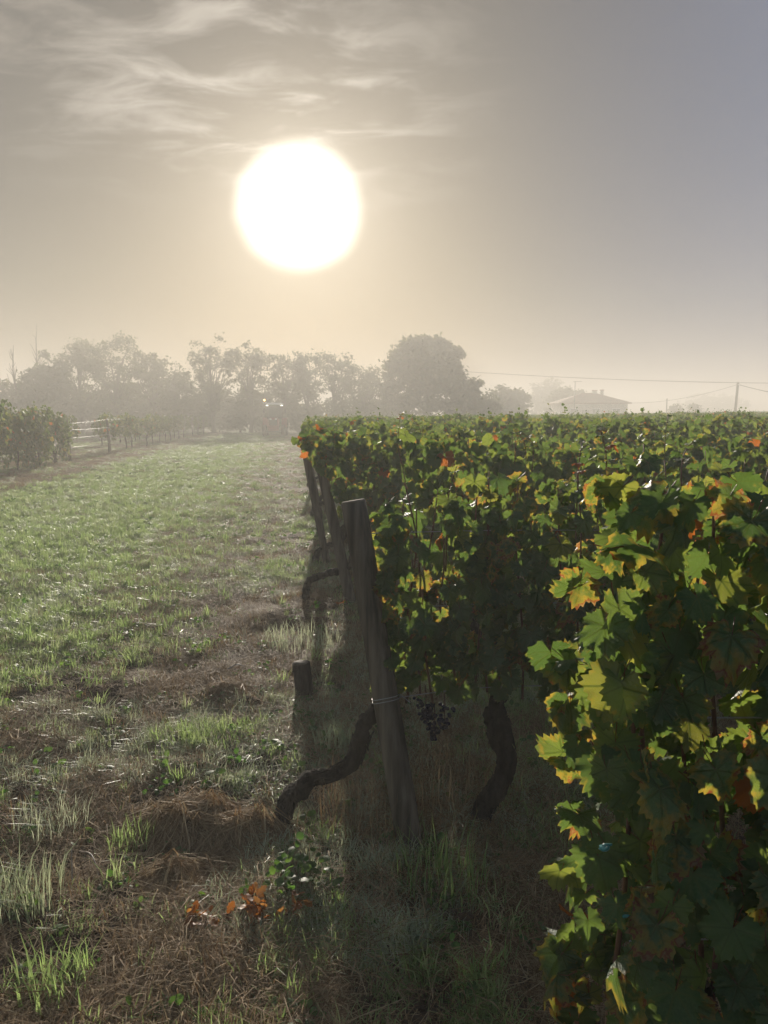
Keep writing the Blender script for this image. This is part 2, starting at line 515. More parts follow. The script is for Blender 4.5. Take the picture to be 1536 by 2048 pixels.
M_DARK = simple_material('dark_metal', (0.02, 0.02, 0.022), (0.05, 0.05, 0.05), 6, 0.5, 0.4)
M_TYRE = simple_material('tyre_rubber', (0.015, 0.015, 0.015), (0.04, 0.037, 0.033), 12, 0.85, 0.25)
M_RIM = simple_material('rim_paint', (0.35, 0.33, 0.30), (0.48, 0.46, 0.42), 8, 0.5, 0.4)
M_WHITE = simple_material('white_roof_paint', (0.6, 0.6, 0.58), (0.75, 0.75, 0.73), 5, 0.25, 0.6)
M_PLASTER = simple_material('plaster_wall', (0.42, 0.38, 0.32), (0.55, 0.50, 0.43), 1.5, 0.9, 0.2, 0.2, 0.02)
M_TILE = simple_material('roof_tile', (0.20, 0.09, 0.06), (0.32, 0.16, 0.10), 4, 0.85, 0.25, 0.4, 0.03)
M_POLE = simple_material('pole_wood', (0.06, 0.05, 0.042), (0.13, 0.11, 0.09), 10, 0.85, 0.2)
M_LAMP = emit_material('lit_work_light', (1.0, 0.95, 0.8), 2.2)
M_BEACON = emit_material('lit_beacon', (1.0, 0.55, 0.15), 5.0)


def glass_material():
    t = NT('cab_glass')
    p = t.pbsdf((0.05, 0.07, 0.07), 0.08, 0.6)
    t.l(p.outputs[0], t.out.inputs[0])
    return t.m


M_GLASS = glass_material()


def ground_material():
    t = NT('vineyard_soil')
    pos = t.n('ShaderNodeNewGeometry').outputs['Position']
    green = t.n('ShaderNodeAttribute', attribute_name='green').outputs['Fac']
    straw = t.n('ShaderNodeAttribute', attribute_name='straw').outputs['Fac']
    n1 = t.noise(pos, 2.5, 6, 0.6); n2 = t.noise(pos, 24, 6, 0.65); n3 = t.noise(pos, 110, 4, 0.6)
    soil = t.ramp(n2, [(0.25, (0.024, 0.017, 0.012)), (0.5, (0.058, 0.041, 0.028)), (0.8, (0.125, 0.088, 0.06))])
    soil = t.mix(t.rng(n1, 0.35, 0.7, 0, 0.6), soil, (0.13, 0.085, 0.055))
    litter = t.ramp(n3, [(0.3, (0.11, 0.07, 0.04)), (0.6, (0.26, 0.18, 0.10)), (0.85, (0.38, 0.29, 0.18))])
    turf = t.ramp(n3, [(0.3, (0.08, 0.115, 0.04)), (0.6, (0.16, 0.215, 0.075)), (0.85, (0.26, 0.30, 0.13))])
    c = t.mix(t.math('MULTIPLY', straw, t.rng(n2, 0.3, 0.6, 0.35, 1.0)), soil, litter)
    c = t.mix(t.math('MULTIPLY', green, t.rng(n2, 0.25, 0.55, 0.4, 1.0)), c, turf)
    h = t.math('ADD', t.math('MULTIPLY', n2, 0.7), t.math('MULTIPLY', n3, 0.5))
    p = t.pbsdf(c, 0.97, 0.04, t.bump(h, 0.9, 0.03))
    t.l(p.outputs[0], t.out.inputs[0])
    return t.m


# ------------------------------------------------------------------ ground
def graded(lo, a, b, hi, step, grow):
    mid = list(np.arange(a, b + 1e-6, step))
    up, s = [], step
    x = b
    while x < hi:
        s *= grow; x = min(hi, x + s); up.append(x)
    dn, s = [], step
    x = a
    while x > lo:
        s *= grow; x = max(lo, x - s); dn.append(x)
    return np.array(dn[::-1] + mid + up)


def build_ground():
    xs = graded(-340, -3.4, 2.0, 340, 0.028, 1.06)
    ys = graded(-60, 1.2, 8.0, 560, 0.028, 1.045)
    X, Y = np.meshgrid(xs, ys)
    Z = ground_z(X, Y)
    V = np.stack([X, Y, Z], -1).reshape(-1, 3)
    nx, ny = len(xs), len(ys)
    i = (np.arange(ny - 1)[:, None] * nx + np.arange(nx - 1)[None, :]).reshape(-1)
    Q = np.stack([i, i + 1, i + nx + 1, i + nx], -1)
    g = green_mask(X, Y).ravel(); s = straw_mask(X, Y).ravel()
    me = mesh_np('ground', V, Q, [ground_material()], {'green': ('FLOAT', g), 'straw': ('FLOAT', s)}, smooth=True)
    o = link('ground', me); o['kind'] = 'structure'


build_ground()


# ------------------------------------------------------------------ vine leaves
def leaf_outline(nlobe_pts, seed, teeth=0.065):
    r = np.random.default_rng(seed)
    th = np.linspace(-R(164), R(164), nlobe_pts)
    peaks = [(0, 1.0, 27), (R(54), 0.93, 26), (-R(54), 0.93, 26), (R(108), 0.82, 28), (-R(108), 0.82, 28), (R(150), 0.66, 20), (-R(150), 0.66, 20)]
    rad = np.zeros_like(th)
    for c, a, w in peaks:
        a = a * r.uniform(0.92, 1.08)
        rad = np.maximum(rad, a * (1 - 0.21 * np.clip(np.abs(th - c) / R(w), 0, 1.6) ** 2.3))
    rad = np.maximum(rad, 0.50)
    rad = rad * (1 + teeth * np.where(np.arange(nlobe_pts) % 2 == 0, 1, -1) + r.uniform(-0.05, 0.05, nlobe_pts))
    return th, rad


def leaf_mesh(name, seed, mat, npts=38, cup=0.35, droop=0.3, wave=0.10, petiole=True, two_rings=True):
    """blade with tip along +Y, face towards +Z, petiole junction at the origin; unit = midrib length"""
    r = np.random.default_rng(seed)
    th, rad = leaf_outline(npts, seed)
    fold = r.uniform(0.05, 0.22); ph = r.uniform(0, 6.28, 3)

    def surf(x, y):
        rr = np.sqrt(x * x + y * y); a = np.arctan2(x, y)
        z = -cup * rr * rr * 0.5 - droop * np.clip(y, 0, 2) ** 2 * 0.35 + fold * np.abs(x) - 0.15 * fold
        z = z + wave * rr * rr * (np.sin(3 * a + ph[0]) + 0.6 * np.sin(5 * a + ph[1]) + 0.5 * np.sin(11 * a + ph[2]))
        return z
    rings = []
    V = [(0, 0, 0)]; rim = [0.0]
    idx = []
    if two_rings:
        sub = np.arange(0, npts, 2)
        xm, ym = 0.58 * rad[sub] * np.sin(th[sub]), 0.58 * rad[sub] * np.cos(th[sub])
        for x, y in zip(xm, ym): V.append((x, y, float(surf(x, y)))); rim.append(0.5)
    m0 = len(V)
    xo, yo = rad * np.sin(th), rad * np.cos(th)
    for x, y in zip(xo, yo): V.append((x, y, float(surf(x, y)))); rim.append(1.0)
    T = []
    if two_rings:
        ns = len(sub)
        for k in range(ns - 1):
            T.append((0, 1 + k + 1, 1 + k))
            a, b = 1 + k, 1 + k + 1
            o0, o1, o2 = m0 + sub[k], m0 + sub[k] + 1, m0 + sub[k + 1]
            T += [(a, o1, o0), (a, b, o1), (b, o2, o1)]
        if npts - 1 != sub[-1]:
            T.append((1 + ns - 1, m0 + npts - 1, m0 + sub[-1]))
    else:
        for k in range(npts - 1): T.append((0, m0 + k + 1, m0 + k))
    V = np.array(V); rim = list(rim); T = [tuple(int(q) for q in t) for t in T]
    if petiole:
        path = np.array([(0, 0.02, -0.01), (0, -0.35, -0.10), (0.02, -0.75, -0.02)])
        pv, pt = tube(path, [0.016, 0.014, 0.018], 3, cap=False)
        T += [tuple(int(q) + len(V) for q in t) for t in pt]
        V = np.vstack([V, pv]); rim += [-1.0] * len(pv)
    uv = V[:, :2] * 0.42 + np.array([0.5, 0.42])
    return mesh_np(name, V, np.array(T), [mat], {'rim': ('FLOAT', np.array(rim))}, uv=uv, smooth=True)


M_LEAF_TURNED = leaf_material('turning_vine_leaf', False, 1.0, 1.0)
LEAVES = [leaf_mesh('leaf', 100 + k, M_LEAF, 51, cup=c, droop=d, wave=w) for k, (c, d, w) in enumerate(
    [(0.4, 0.4, 0.12), (0.7, 0.3, 0.17), (0.2, 0.7, 0.14), (-0.3, 0.6, 0.18), (0.5, 0.9, 0.12), (0.35, 0.2, 0.20), (1.1, 0.6, 0.24), (-0.6, 0.4, 0.16), (0.5, 0.5, 0.10), (1.4, 0.9, 0.30)])]


TURNED = [m.copy() for m in LEAVES]
for m in TURNED: m.materials[0] = M_LEAF_TURNED


def low_leaf(seed, npts, cup, droop, wave):
    r = np.random.default_rng(seed)
    th, rad = leaf_outline(npts, seed, 0.045)
    x, y = rad * np.sin(th), rad * np.cos(th)
    rr = rad
    z = -cup * rr * rr * 0.5 - droop * np.clip(y, 0, 2) ** 2 * 0.35 + wave * np.sin(3 * th + seed)
    V = np.vstack([[0, 0, 0], np.stack([x, y, z], -1)])
    T = np.array([(0, k + 2, k + 1) for k in range(npts - 1)])
    return V, T, np.array([0.0] + [1.0] * npts)


LOW = [low_leaf(200 + k, 17, c, d, w) for k, (c, d, w) in enumerate([(0.3, 0.3, 0.1), (0.5, 0.1, 0.15), (-0.2, 0.5, 0.1), (0.8, 0.6, 0.15), (0.2, 0.2, 0.2)])]


def leaf_frames(r, n, x0, x1, zlo, ztop, thick, topfn=None, holes=(), size=(0.055, 0.085), slant=0.0, shoots=0, bulge=0.0):
    """positions, rotation matrices and sizes of leaves on a hedge-shaped vine canopy along local x"""
    P, M, Sz = [], [], []
    tries = 0
    while len(P) < n and tries < n * 12:
        tries += 1
        x = r.uniform(x0, x1)
        zt = ztop + (topfn(x) if topfn else 0.0)
        t = r.uniform() ** 0.85
        z = zlo + (zt - zlo) * t + r.normal(0, 0.02)
        if slant and x < x0 + slant * (zt - z): continue
        x = x - bulge * math.exp(-((z - 1.30) / 0.16) ** 2) * max(0.0, 1 - (x - x0) / 0.3)
        skip = False
        for (hx0, hx1, hz0, hz1, pr) in holes:
            if hx0 < x < hx1 and hz0 < z < hz1 and r.uniform() < pr: skip = True
        if skip: continue
        if t < 0.12 and r.uniform() < 0.45: continue
        side = 1 if r.uniform() < 0.5 else -1
        prof = thick * (0.55 + 0.75 * math.sin(math.pi * min(1, 0.12 + 0.8 * t)))
        y = side * prof * (0.25 + 0.75 * math.sqrt(r.uniform())) + r.normal(0, 0.02)
        top = max(0, (t - 0.85) / 0.15)
        nrm = np.array([r.normal(0, 0.45), side * r.uniform(0.35, 1.1), r.uniform(0.0, 0.9) + 0.5 * top + r.normal(0, 0.15)])
        tip = np.array([r.normal(0, 0.45), side * r.uniform(-0.1, 0.5), -1.0 + 0.9 * top * r.uniform()])
        if r.uniform() < 0.08: nrm = r.normal(0, 1, 3)
        nrm /= np.linalg.norm(nrm)
        tip = tip - nrm * tip.dot(nrm); tip /= np.linalg.norm(tip) + 1e-9
        xx = np.cross(tip, nrm)
        P.append((x, y, z)); M.append(np.stack([xx, tip, nrm], 1))
        s = r.uniform(*size)
        if top > 0.3 and r.uniform() < 0.5: s *= 0.7
        Sz.append(s)
    for k in range(shoots):
        x = r.uniform(x0, x1); z = ztop + (topfn(x) if topfn else 0.0) - 0.06
        y = r.normal(0, thick * 0.5); d = np.array([r.normal(0, 0.35), r.normal(0, 0.3), 1.0]); d /= np.linalg.norm(d)
        L = r.uniform(0.08, 0.30); m = int(3 + L * 16)
        for j in range(m):
            t = (j + 0.5) / m
            p = np.array((x, y, z)) + d * L * t + r.normal(0, 0.022, 3) + np.array([0, 0, -0.25 * (L * t) ** 2])
            nrm = r.normal(0, 1, 3) + np.array([0, 0, 0.5]); nrm /= np.linalg.norm(nrm)
            tip = np.array([r.normal(0, .7), r.normal(0, .7), -0.4]); tip = tip - nrm * tip.dot(nrm); tip /= np.linalg.norm(tip) + 1e-9
            P.append(tuple(p)); M.append(np.stack([np.cross(tip, nrm), tip, nrm], 1)); Sz.append(size[0] * r.uniform(0.5, 1.0) * (1.15 - 0.5 * t))
    return np.array(P), np.array(M), np.array(Sz)


def high_leaf(me):
    n = len(me.vertices); co = np.zeros(n * 3, np.float32); me.vertices.foreach_get('co', co); co = co.reshape(-1, 3)
    rim = np.zeros(n, np.float32); me.attributes['rim'].data.foreach_get('value', rim)
    T = np.zeros(len(me.polygons) * 3, np.int32); me.polygons.foreach_get('vertices', T)
    return co, T.reshape(-1, 3), rim


HIGH = [high_leaf(m) for m in LEAVES]


def foliage_mesh(name, seed, n, x0, x1, zlo, ztop, thick, topfn=None, size=(0.06, 0.095), holes=(), slant=0.0, shoots=5, leaves=None):
    leaves = leaves or LOW
    r = np.random.default_rng(seed)
    P, M, Sz = leaf_frames(r, n, x0, x1, zlo, ztop, thick, topfn, holes, size, slant, shoots)
    V, T, A, U, off = [], [], [], [], 0
    for p, m, s in zip(P, M, Sz):
        lv, lt, rim = leaves[r.integers(len(leaves))]
        V.append((lv * s) @ m.T + p); T.append(lt + off); A.append(rim); U.append(lv[:, :2] * 0.42 + np.array([0.5, 0.42]))
        off += len(lv)
    return mesh_np(name, np.vstack(V), np.vstack(T), [M_LEAF_MASS], {'rim': ('FLOAT', np.concatenate(A))}, uv=np.vstack(U), smooth=True)


def cane_path(r, x, zlo, ztop, lean=0.06):
    k = 5
    pts = []
    dx, dy = r.normal(0, lean), r.normal(0, 0.03)
    for i in range(k):
        t = i / (k - 1)
        pts.append((x + dx * t + r.normal(0, 0.012), dy * t + r.normal(0, 0.012), zlo + (ztop - zlo) * t))
    return smooth_path(pts, 3)


def trunk_mesh(path, radii, seed, sides=14):
    pth = smooth_path(path, 11)
    rr_ = np.interp(np.linspace(0, 1, len(pth)), np.linspace(0, 1, len(radii)), radii) * 0.70
    q = np.linspace(0, 1, len(pth))
    rr_ = rr_ * (0.82 + 0.42 * fbm(q * 9 + seed * 3.7, q * 0 + seed, 91, 3)) * (1 + 0.35 * np.exp(-q / 0.06))
    pth = pth + np.stack([fbm(q * 14 + k * 9, q * 0 + seed, 92 + k, 2) - 0.5 for k in range(3)], -1) * 0.03
    V, T = tube(pth, rr_, sides, 0.17, seed)
    return mesh_np('trunk', V, T, [M_BARK], smooth=True)


ROW_ANG = R(4.5)             # the rows run to the side, drawing slightly away
ORD = ['first', 'second', 'third', 'fourth', 'fifth', 'sixth', 'seventh', 'eighth', 'ninth', 'tenth', 'eleventh', 'twelfth', 'thirteenth', 'fourteenth', 'fifteenth', 'sixteenth', 'seventeenth', 'eighteenth', 'nineteenth', 'twentieth', 'twenty-first', 'twenty-second', 'twenty-third', 'twenty-fourth']


def near_vine(label, base, x0, x1, zlo, ztop, nleaf, seed, trunk, trad, group=None, thick=0.16, topfn=None, holes=(), ncane=7, size=(0.055, 0.085), extra=0, lean=0.06, slant=0.0, nshoot=2, turned=0.0, bulge=0.0):
    """a grapevine whose leaves can be picked apart: trunk, canes, single leaves; base in world, x0.. local along the row"""
    r = np.random.default_rng(seed)
    root = thing('grapevine', label, 'grapevine', base, ROW_ANG, group)
    link('trunk', trunk_mesh(trunk, trad, seed), root)
    for k in range(ncane):
        x = x0 + (x1 - x0) * (k + 0.5) / ncane + r.normal(0, 0.03)
        zt = ztop + (topfn(x) if topfn else 0) - r.uniform(-0.04, 0.12)
        if slant and x < x0 + slant * 0.8: continue
        V, T = tube(cane_path(r, x, zlo - 0.05, zt, lean), [0.0055, 0.0045, 0.0025], 5)
        link('cane', mesh_np('cane', V, T, [M_CANE], smooth=True), root)
    P, M, Sz = leaf_frames(r, nleaf, x0, x1, zlo, ztop, thick, topfn, holes, size, slant, 0, bulge)
    for p, m, s in zip(P, M, Sz):
        pool = TURNED if turned and r.uniform() < turned * (1.0 if p[0] < x0 + 0.12 else 0.25) else LEAVES
        o = bpy.data.objects.new('leaf', pool[r.integers(len(pool))])
        COL.objects.link(o); o.parent = root
        mm = Matrix(m.tolist()).to_4x4() @ Matrix.Diagonal((s, s * r.uniform(0.9, 1.1), s, 1))
        mm.translation = Vector(p)
        o.matrix_basis = mm
    for k in range(nshoot):
        x = r.uniform(x0 + slant * 0.2, x1); z = ztop + (topfn(x) if topfn else 0.0) - 0.10
        L = r.uniform(0.14, 0.27)
        pth = smooth_path([(x, 0, z - 0.15), (x + r.normal(0, .02), r.normal(0, .02), z + L * 0.5), (x + r.normal(0, .06), r.normal(0, .05), z + L)], 5)
        link('cane', mesh_np('cane', *tube(pth, [0.0035, 0.003, 0.0015], 5), [M_CANE], smooth=True), root)
        for j in range(9):
            t = 0.35 + 0.65 * j / 8
            q = pth[int(t * (len(pth) - 1))]
            a = j * 2.4 + r.normal(0, 0.5); s_ = size[0] * (1.25 - 0.75 * t) * r.uniform(0.8, 1.2)
            out = np.array([math.cos(a), math.sin(a), 0.25]); out /= np.linalg.norm(out)
            nrm = np.array([-0.3 * out[0], -0.3 * out[1], 1.0]) + r.normal(0, 0.35, 3); nrm -= out * nrm.dot(out); nrm /= np.linalg.norm(nrm)
            o = bpy.data.objects.new('leaf', LEAVES[r.integers(len(LEAVES))]); COL.objects.link(o); o.parent = root
            mm = Matrix(np.stack([np.cross(out, nrm), out, nrm], 1).tolist()).to_4x4() @ Matrix.Scale(s_, 4)
            mm.translation = Vector(q + out * s_ * 0.75); o.matrix_basis = mm
    if extra:
        me = foliage_mesh('foliage', seed + 999, extra, x0, x1, zlo, ztop, thick * 0.7, topfn, size, holes, slant, 0, HIGH if base[1] < 4 else None)
        f = link('foliage', me, root); f['kind'] = 'stuff'
    return root


def wave_top(seed, amp=0.08):
    return lambda x: amp * (2 * float(vnoise(np.array([x * 3.3]), np.array([seed * 7.7]), 5)[0]) - 1)


# --- row 1, closest, its end fills the lower corner of the picture
Y1 = 1.16
near_vine('close grapevine with yellow and red leaf margins filling the lower corner', (0.50, Y1, gz(.5, Y1)), -0.185, 0.36, 0.40, 1.555, 300, 1,
          [(0.0, 0, -0.06), (0.02, 0.02, 0.2), (-0.03, 0, 0.42), (0.0, 0.01, 0.62), (0.02, 0, 0.74)], [0.05, 0.042, 0.04, 0.036, 0.03],
          thick=0.14, topfn=wave_top(1, 0.06), ncane=7, size=(0.031, 0.055), extra=400, turned=0.8, nshoot=0, bulge=0.05)
near_vine('close grapevine at the picture edge beside the one with red margins', (1.28, Y1 + 0.06, gz(1.28, Y1)), -0.46, 0.5, 0.62, 1.56, 260, 2,
          [(0.0, 0, -0.06), (-0.04, 0.02, 0.25), (0.02, 0, 0.5), (0.0, 0, 0.7)], [0.05, 0.045, 0.04, 0.032],
          thick=0.15, topfn=wave_top(2, 0.06), ncane=8, size=(0.034, 0.058), extra=240, turned=0.3, nshoot=0)


def bark_strips(root, path, radii, seed, n=16):
    """loose strings of bark standing off an old trunk"""
    r = np.random.default_rng(seed)
    pth = smooth_path(path, 11)
    rad = np.interp(np.linspace(0, 1, len(pth)), np.linspace(0, 1, len(radii)), radii) * 0.70
    for k in range(n):
        i0 = r.integers(2, len(pth) - 18); m = r.integers(8, 16)
        a = r.uniform(0, 6.28)
        seg = pth[i0:i0 + m].copy()
        tg = seg[-1] - seg[0]; tg /= np.linalg.norm(tg)
        u = np.cross(tg, (0.2, 1, 0.1)); u /= np.linalg.norm(u); v = np.cross(tg, u)
        t = np.linspace(-1, 1, m)
        off = rad[i0:i0 + m] * 1.04 + 0.012 * np.abs(t) ** 3 * r.uniform(0, 1) + r.normal(0, 0.001, m)
        seg += off[:, None] * (math.cos(a) * u + math.sin(a) * v)
        V, T = tube(seg, [0.0012, r.uniform(0.003, 0.006), 0.001], 4, 0.2, k)
        link('bark_strip', mesh_np('bark_strip', V, T, [M_BARK]), root)


def local_path(base, pts):
    """photo points on the row plane turned into the vine's own frame"""
    c, s = math.cos(-ROW_ANG), math.sin(-ROW_ANG)
    out = []
    for (px, py, Y) in pts:
        w = at(px, py, Y) - Vector(base)
        out.append((c * w.x - s * w.y, s * w.x + c * w.y, w.z))
    return out


# --- row 2 with the leaning end post and the two crooked trunks
b = gpt(558, 1660); b.z = gz(b.x, b.y)
near_vine('crooked dark vine trunk reaching to the leaning wooden end post', b, 0.40, 0.90, 0.60, 1.34, 230, 3,
          local_path(b, [(552, 1672, b.y), (578, 1602, b.y), (612, 1566, b.y - .01), (668, 1546, b.y), (708, 1520, b.y), (722, 1478, b.y), (738, 1438, b.y), (757, 1405, b.y + .02), (775, 1385, b.y + 0.03)]),
          [0.046, 0.05, 0.046, 0.044, 0.048, 0.046, 0.044, 0.046, 0.03], topfn=wave_top(3, 0.05), thick=0.13, ncane=4, size=(0.038, 0.062),
          holes=((0.50, 0.74, 0.98, 1.30, 0.93),))
b2 = gpt(950, 1655); b2.z = gz(b2.x, b2.y)
near_vine('grapevine with straight dark trunk between the leaning post and the close vine', b2, -0.30, 0.50, 0.57, 1.44, 290, 4,
          local_path(b2, [(945, 1665, b2.y), (972, 1610, b2.y), (1003, 1560, b2.y), (1012, 1510, b2.y), (1000, 1465, b2.y), (990, 1425, b2.y + .02), (1000, 1385, b2.y + .03)]),
          [0.055, 0.052, 0.05, 0.056, 0.062, 0.055, 0.035], topfn=wave_top(4, 0.07), thick=0.16, ncane=7, size=(0.036, 0.062), extra=50, holes=((-0.32, -0.14, 0.98, 1.45, 0.92),))
ROW2 = lambda x: b2.y + (x - b2.x) * math.tan(ROW_ANG)
for k, bx in enumerate((1.27, 2.15)):
    near_vine(['grapevine behind the close vine, with orange leaves near its top', 'second row grapevine at the picture edge behind the close vine'][k],
              (bx, ROW2(bx), gz(bx, ROW2(bx))), -0.46, 0.46, 0.57, 1.47, 270 if k == 0 else 200, 5 + k,
              [(0, 0, -0.05), (0.03, 0.02, 0.2), (-0.02, 0, 0.4), (0.01, 0, 0.62)], [0.05, 0.045, 0.045, 0.035], topfn=wave_top(5 + k, 0.08), ncane=8, size=(0.040, 0.068), extra=180)

for o in [o for o in COL.objects if o.name.startswith('grapevine')]:
    if o['label'].startswith('crooked'):
        bark_strips(o, local_path(b, [(552, 1672, b.y), (578, 1602, b.y), (612, 1566, b.y - .01), (668, 1546, b.y), (708, 1520, b.y), (722, 1478, b.y), (738, 1438, b.y), (757, 1405, b.y + .02)]), [0.046, 0.05, 0.046, 0.044, 0.048, 0.046, 0.044, 0.046], 5, 26)
    elif 'straight dark trunk' in o['label']:
        bark_strips(o, local_path(b2, [(945, 1665, b2.y), (972, 1610, b2.y), (1003, 1560, b2.y), (1012, 1510, b2.y), (1000, 1465, b2.y), (990, 1425, b2.y + .02)]), [0.055, 0.052, 0.05, 0.056, 0.062, 0.055], 6, 22)

# --- rows 3 and 4: still leaf by leaf
ROWS = []                    # (row number, y at the row end, x of the row end)
for i in range(0, 60):
    yy = 4.80 + 1.85 * i
    ROWS.append((i + 3, yy, 0.22 - 0.098 * yy + (0.22 * math.sin(i * 2.3 + 1) if i > 1 else 0)))
GEN_TRUNK = [(0, 0, -0.06), (0.04, 0.02, 0.18), (-0.03, 0.01, 0.36), (0.0, 0, 0.58), (0.03, 0, 0.66)]
seed = 20
for (rn, yy, xe) in ROWS[:2]:
    xs = [xe + 0.85 + 0.92 * k for k in range(4)] if rn == 3 else [xe + 0.25 + 0.92 * k for k in range(5)]
    for k, x in enumerate(xs):
        y = yy + (x - xe) * math.tan(ROW_ANG)
        if x - 0.5 > 0.5 * y + 0.2: continue
        seed += 1
        if rn == 3:
            lab = ['third row grapevine in the gap behind the second row', 'third row grapevine behind the straight dark trunk', 'third row grapevine showing above the close vine', 'third row grapevine at the picture edge'][k]
        else:
            lab = ['fourth row end grapevine hanging over its leaning post beside the grass track', 'fourth row grapevine next to the end vine by the track', 'fourth row grapevine midway along the row', 'fourth row grapevine over the orange leaves', 'fourth row grapevine towards the picture edge'][k]
        end = rn == 4 and k == 0
        trunk = GEN_TRUNK
        bb = Vector((x, y, gz(x, y)))
        if end:
            trunk = local_path(bb, [(612, 1205, y), (614, 1178, y), (626, 1158, y), (650, 1148, y), (682, 1142, y), (704, 1120, y), (712, 1080, y)])
        near_vine(lab, bb, -0.48 if not end else -0.62, 0.48, 0.58, 1.50 if not end else 1.54, 210 if not end else 240, seed, trunk, [0.05, 0.046, 0.045, 0.045, 0.035] if not end else [0.042, 0.046, 0.044, 0.042, 0.042, 0.04, 0.03],
                  topfn=wave_top(seed, 0.06), ncane=6, size=(0.043, 0.070), group='grapevines of the %s row' % ORD[rn - 1], extra=220, slant=0.75 if end else 0.0)

# --- rows beyond: whole vines from a few different canopies
CANOPIES = [foliage_mesh('foliage', 300 + k, 430, -0.52, 0.52, 0.58, 1.50, 0.17, wave_top(40 + k, 0.08), (0.045, 0.075)) for k in range(8)]
END_CANOPIES = [foliage_mesh('foliage', 330 + k, 380, -0.52, 0.52, 0.58, 1.50, 0.17, wave_top(50 + k, 0.07), (0.045, 0.075), slant=0.5) for k in range(3)]
TRUNKS = [trunk_mesh([(0, 0, -0.06), (r_.normal(0, .04), r_.normal(0, .02), 0.2), (r_.normal(0, .04), 0, 0.4), (r_.normal(0, .03), 0, 0.62)], [0.048, 0.043, 0.042, 0.03], 60 + k, 8) for k, r_ in enumerate([np.random.default_rng(70 + q) for q in range(4)])]
END_TRUNKS = [trunk_mesh([(-0.36, 0, -0.05), (-0.36, 0, 0.10), (-0.26, 0.01, 0.22), (-0.10, 0, 0.27), (-0.02, 0, 0.42), (0, 0, 0.62)], [0.042, 0.046, 0.044, 0.042, 0.04, 0.03], 66, 8)]
vine_count = 0
far_rows = []
rr = np.random.default_rng(5)
for (rn, yy, xe) in ROWS[2:]:
    n = 0
    x = xe + 0.35
    group = 'grapevines of the %s row' % (ORD[rn - 1] if rn <= len(ORD) else 'far')
    if yy > 39:
        far_rows.append((yy, xe)); continue
    while x < 0.5 * yy + 1.0:
        y = yy + (x - xe) * math.tan(ROW_ANG)
        end = n == 0
        lab = 'end grapevine of the %s vine row, beside the grass track' % ORD[rn - 1] if end else '%s grapevine from the track end in the %s vine row' % (ORD[min(n, len(ORD) - 1)], ORD[rn - 1])
        root = thing('grapevine', lab, 'grapevine', (x, y, gz(x, y)), ROW_ANG + (math.pi if rr.uniform() < 0.5 and not end else 0), group)
        f = link('foliage', (END_CANOPIES[rr.integers(3)] if end else CANOPIES[rr.integers(8)]), root, scale=(1, 1, rr.uniform(0.97, 1.06))); f['kind'] = 'stuff'
        link('trunk', END_TRUNKS[0] if end else TRUNKS[rr.integers(4)], root)
        n += 1; vine_count += 1
        x += 0.98


# rows too far off to count
def far_vines():
    V, T, A, U, off = [], [], [], [], 0
    r = np.random.default_rng(8)
    for (yy, xe) in far_rows:
        x1 = 0.5 * yy + 3
        n = int((x1 - xe) * 95)
        x = r.uniform(xe, x1, n)
        y = yy + (x - xe) * math.tan(ROW_ANG) + r.normal(0, 0.13, n)
        z = ground_z(x, y) + 0.65 + (0.90 + 0.10 * (vnoise(x * 1.1, y, 4) - 0.5)) * r.uniform(0, 1, n) ** 0.6
        nv = r.normal(0, 1, (n, 3)) + np.array([0, -0.3, 0.5]); nv /= np.linalg.norm(nv, axis=1)[:, None]
        uu = np.cross(nv, r.normal(0, 1, (n, 3))); uu /= np.linalg.norm(uu, axis=1)[:, None]
        vv = np.cross(nv, uu); s = r.uniform(0.08, 0.12, n)[:, None]
        P = np.stack([x, y, z], -1)
        V.append(np.stack([P - uu * s * .8, P - vv * s * .7, P + uu * s * .8 + nv * 0.02, P + vv * s - nv * 0.02], 1).reshape(-1, 3))
        i = off + np.arange(n)[:, None] * 4
        T.append(np.concatenate([i + np.array([[0, 1, 2]]), i + np.array([[0, 2, 3]])])); off += 4 * n
    V = np.vstack(V)
    rim = np.full(len(V), 0.4)
    me = mesh_np('distant_vine_rows', V, np.vstack(T), [M_LEAF_MASS], {'rim': ('FLOAT', rim)}, uv=np.full((len(V), 2), 0.6))
    o = link('distant_vine_rows', me); o['kind'] = 'stuff'
    tag(o, 'green mass of far vine rows fading into the mist', 'vineyard')


far_vines()


# ------------------------------------------------------------------ posts and wires of the right-hand block
def post(label, base, top, rad, group=None, sides=10, seed=0, square=False):
    base, top = Vector(base), Vector(top)
    root = thing('end_post', label, 'post', base, 0, group)
    d = top - base
    n = 14
    path = np.array([tuple(d * (t / (n - 1))) for t in range(n)])
    path[0] -= np.array(d.normalized()) * 0.12
    rad_ = np.linspace(rad * 1.06, rad * 0.97, n)
    V, T = tube(path, rad_, sides, 0.035, seed)
    me = mesh_np('shaft', V, T, [M_WOOD], smooth=False)
    s = link('shaft', me, root)
    # sawn top, a thin disc a little proud of the shaft
    dn = np.array(d.normalized())
    V, T = tube(np.array([np.array(d), np.array(d) + dn * 0.006]), [rad * 0.93, rad * 0.90], sides, 0.03, seed)
    link('post_top', mesh_np('post_top', V, T, [M_ENDGRAIN]), root)
    return root


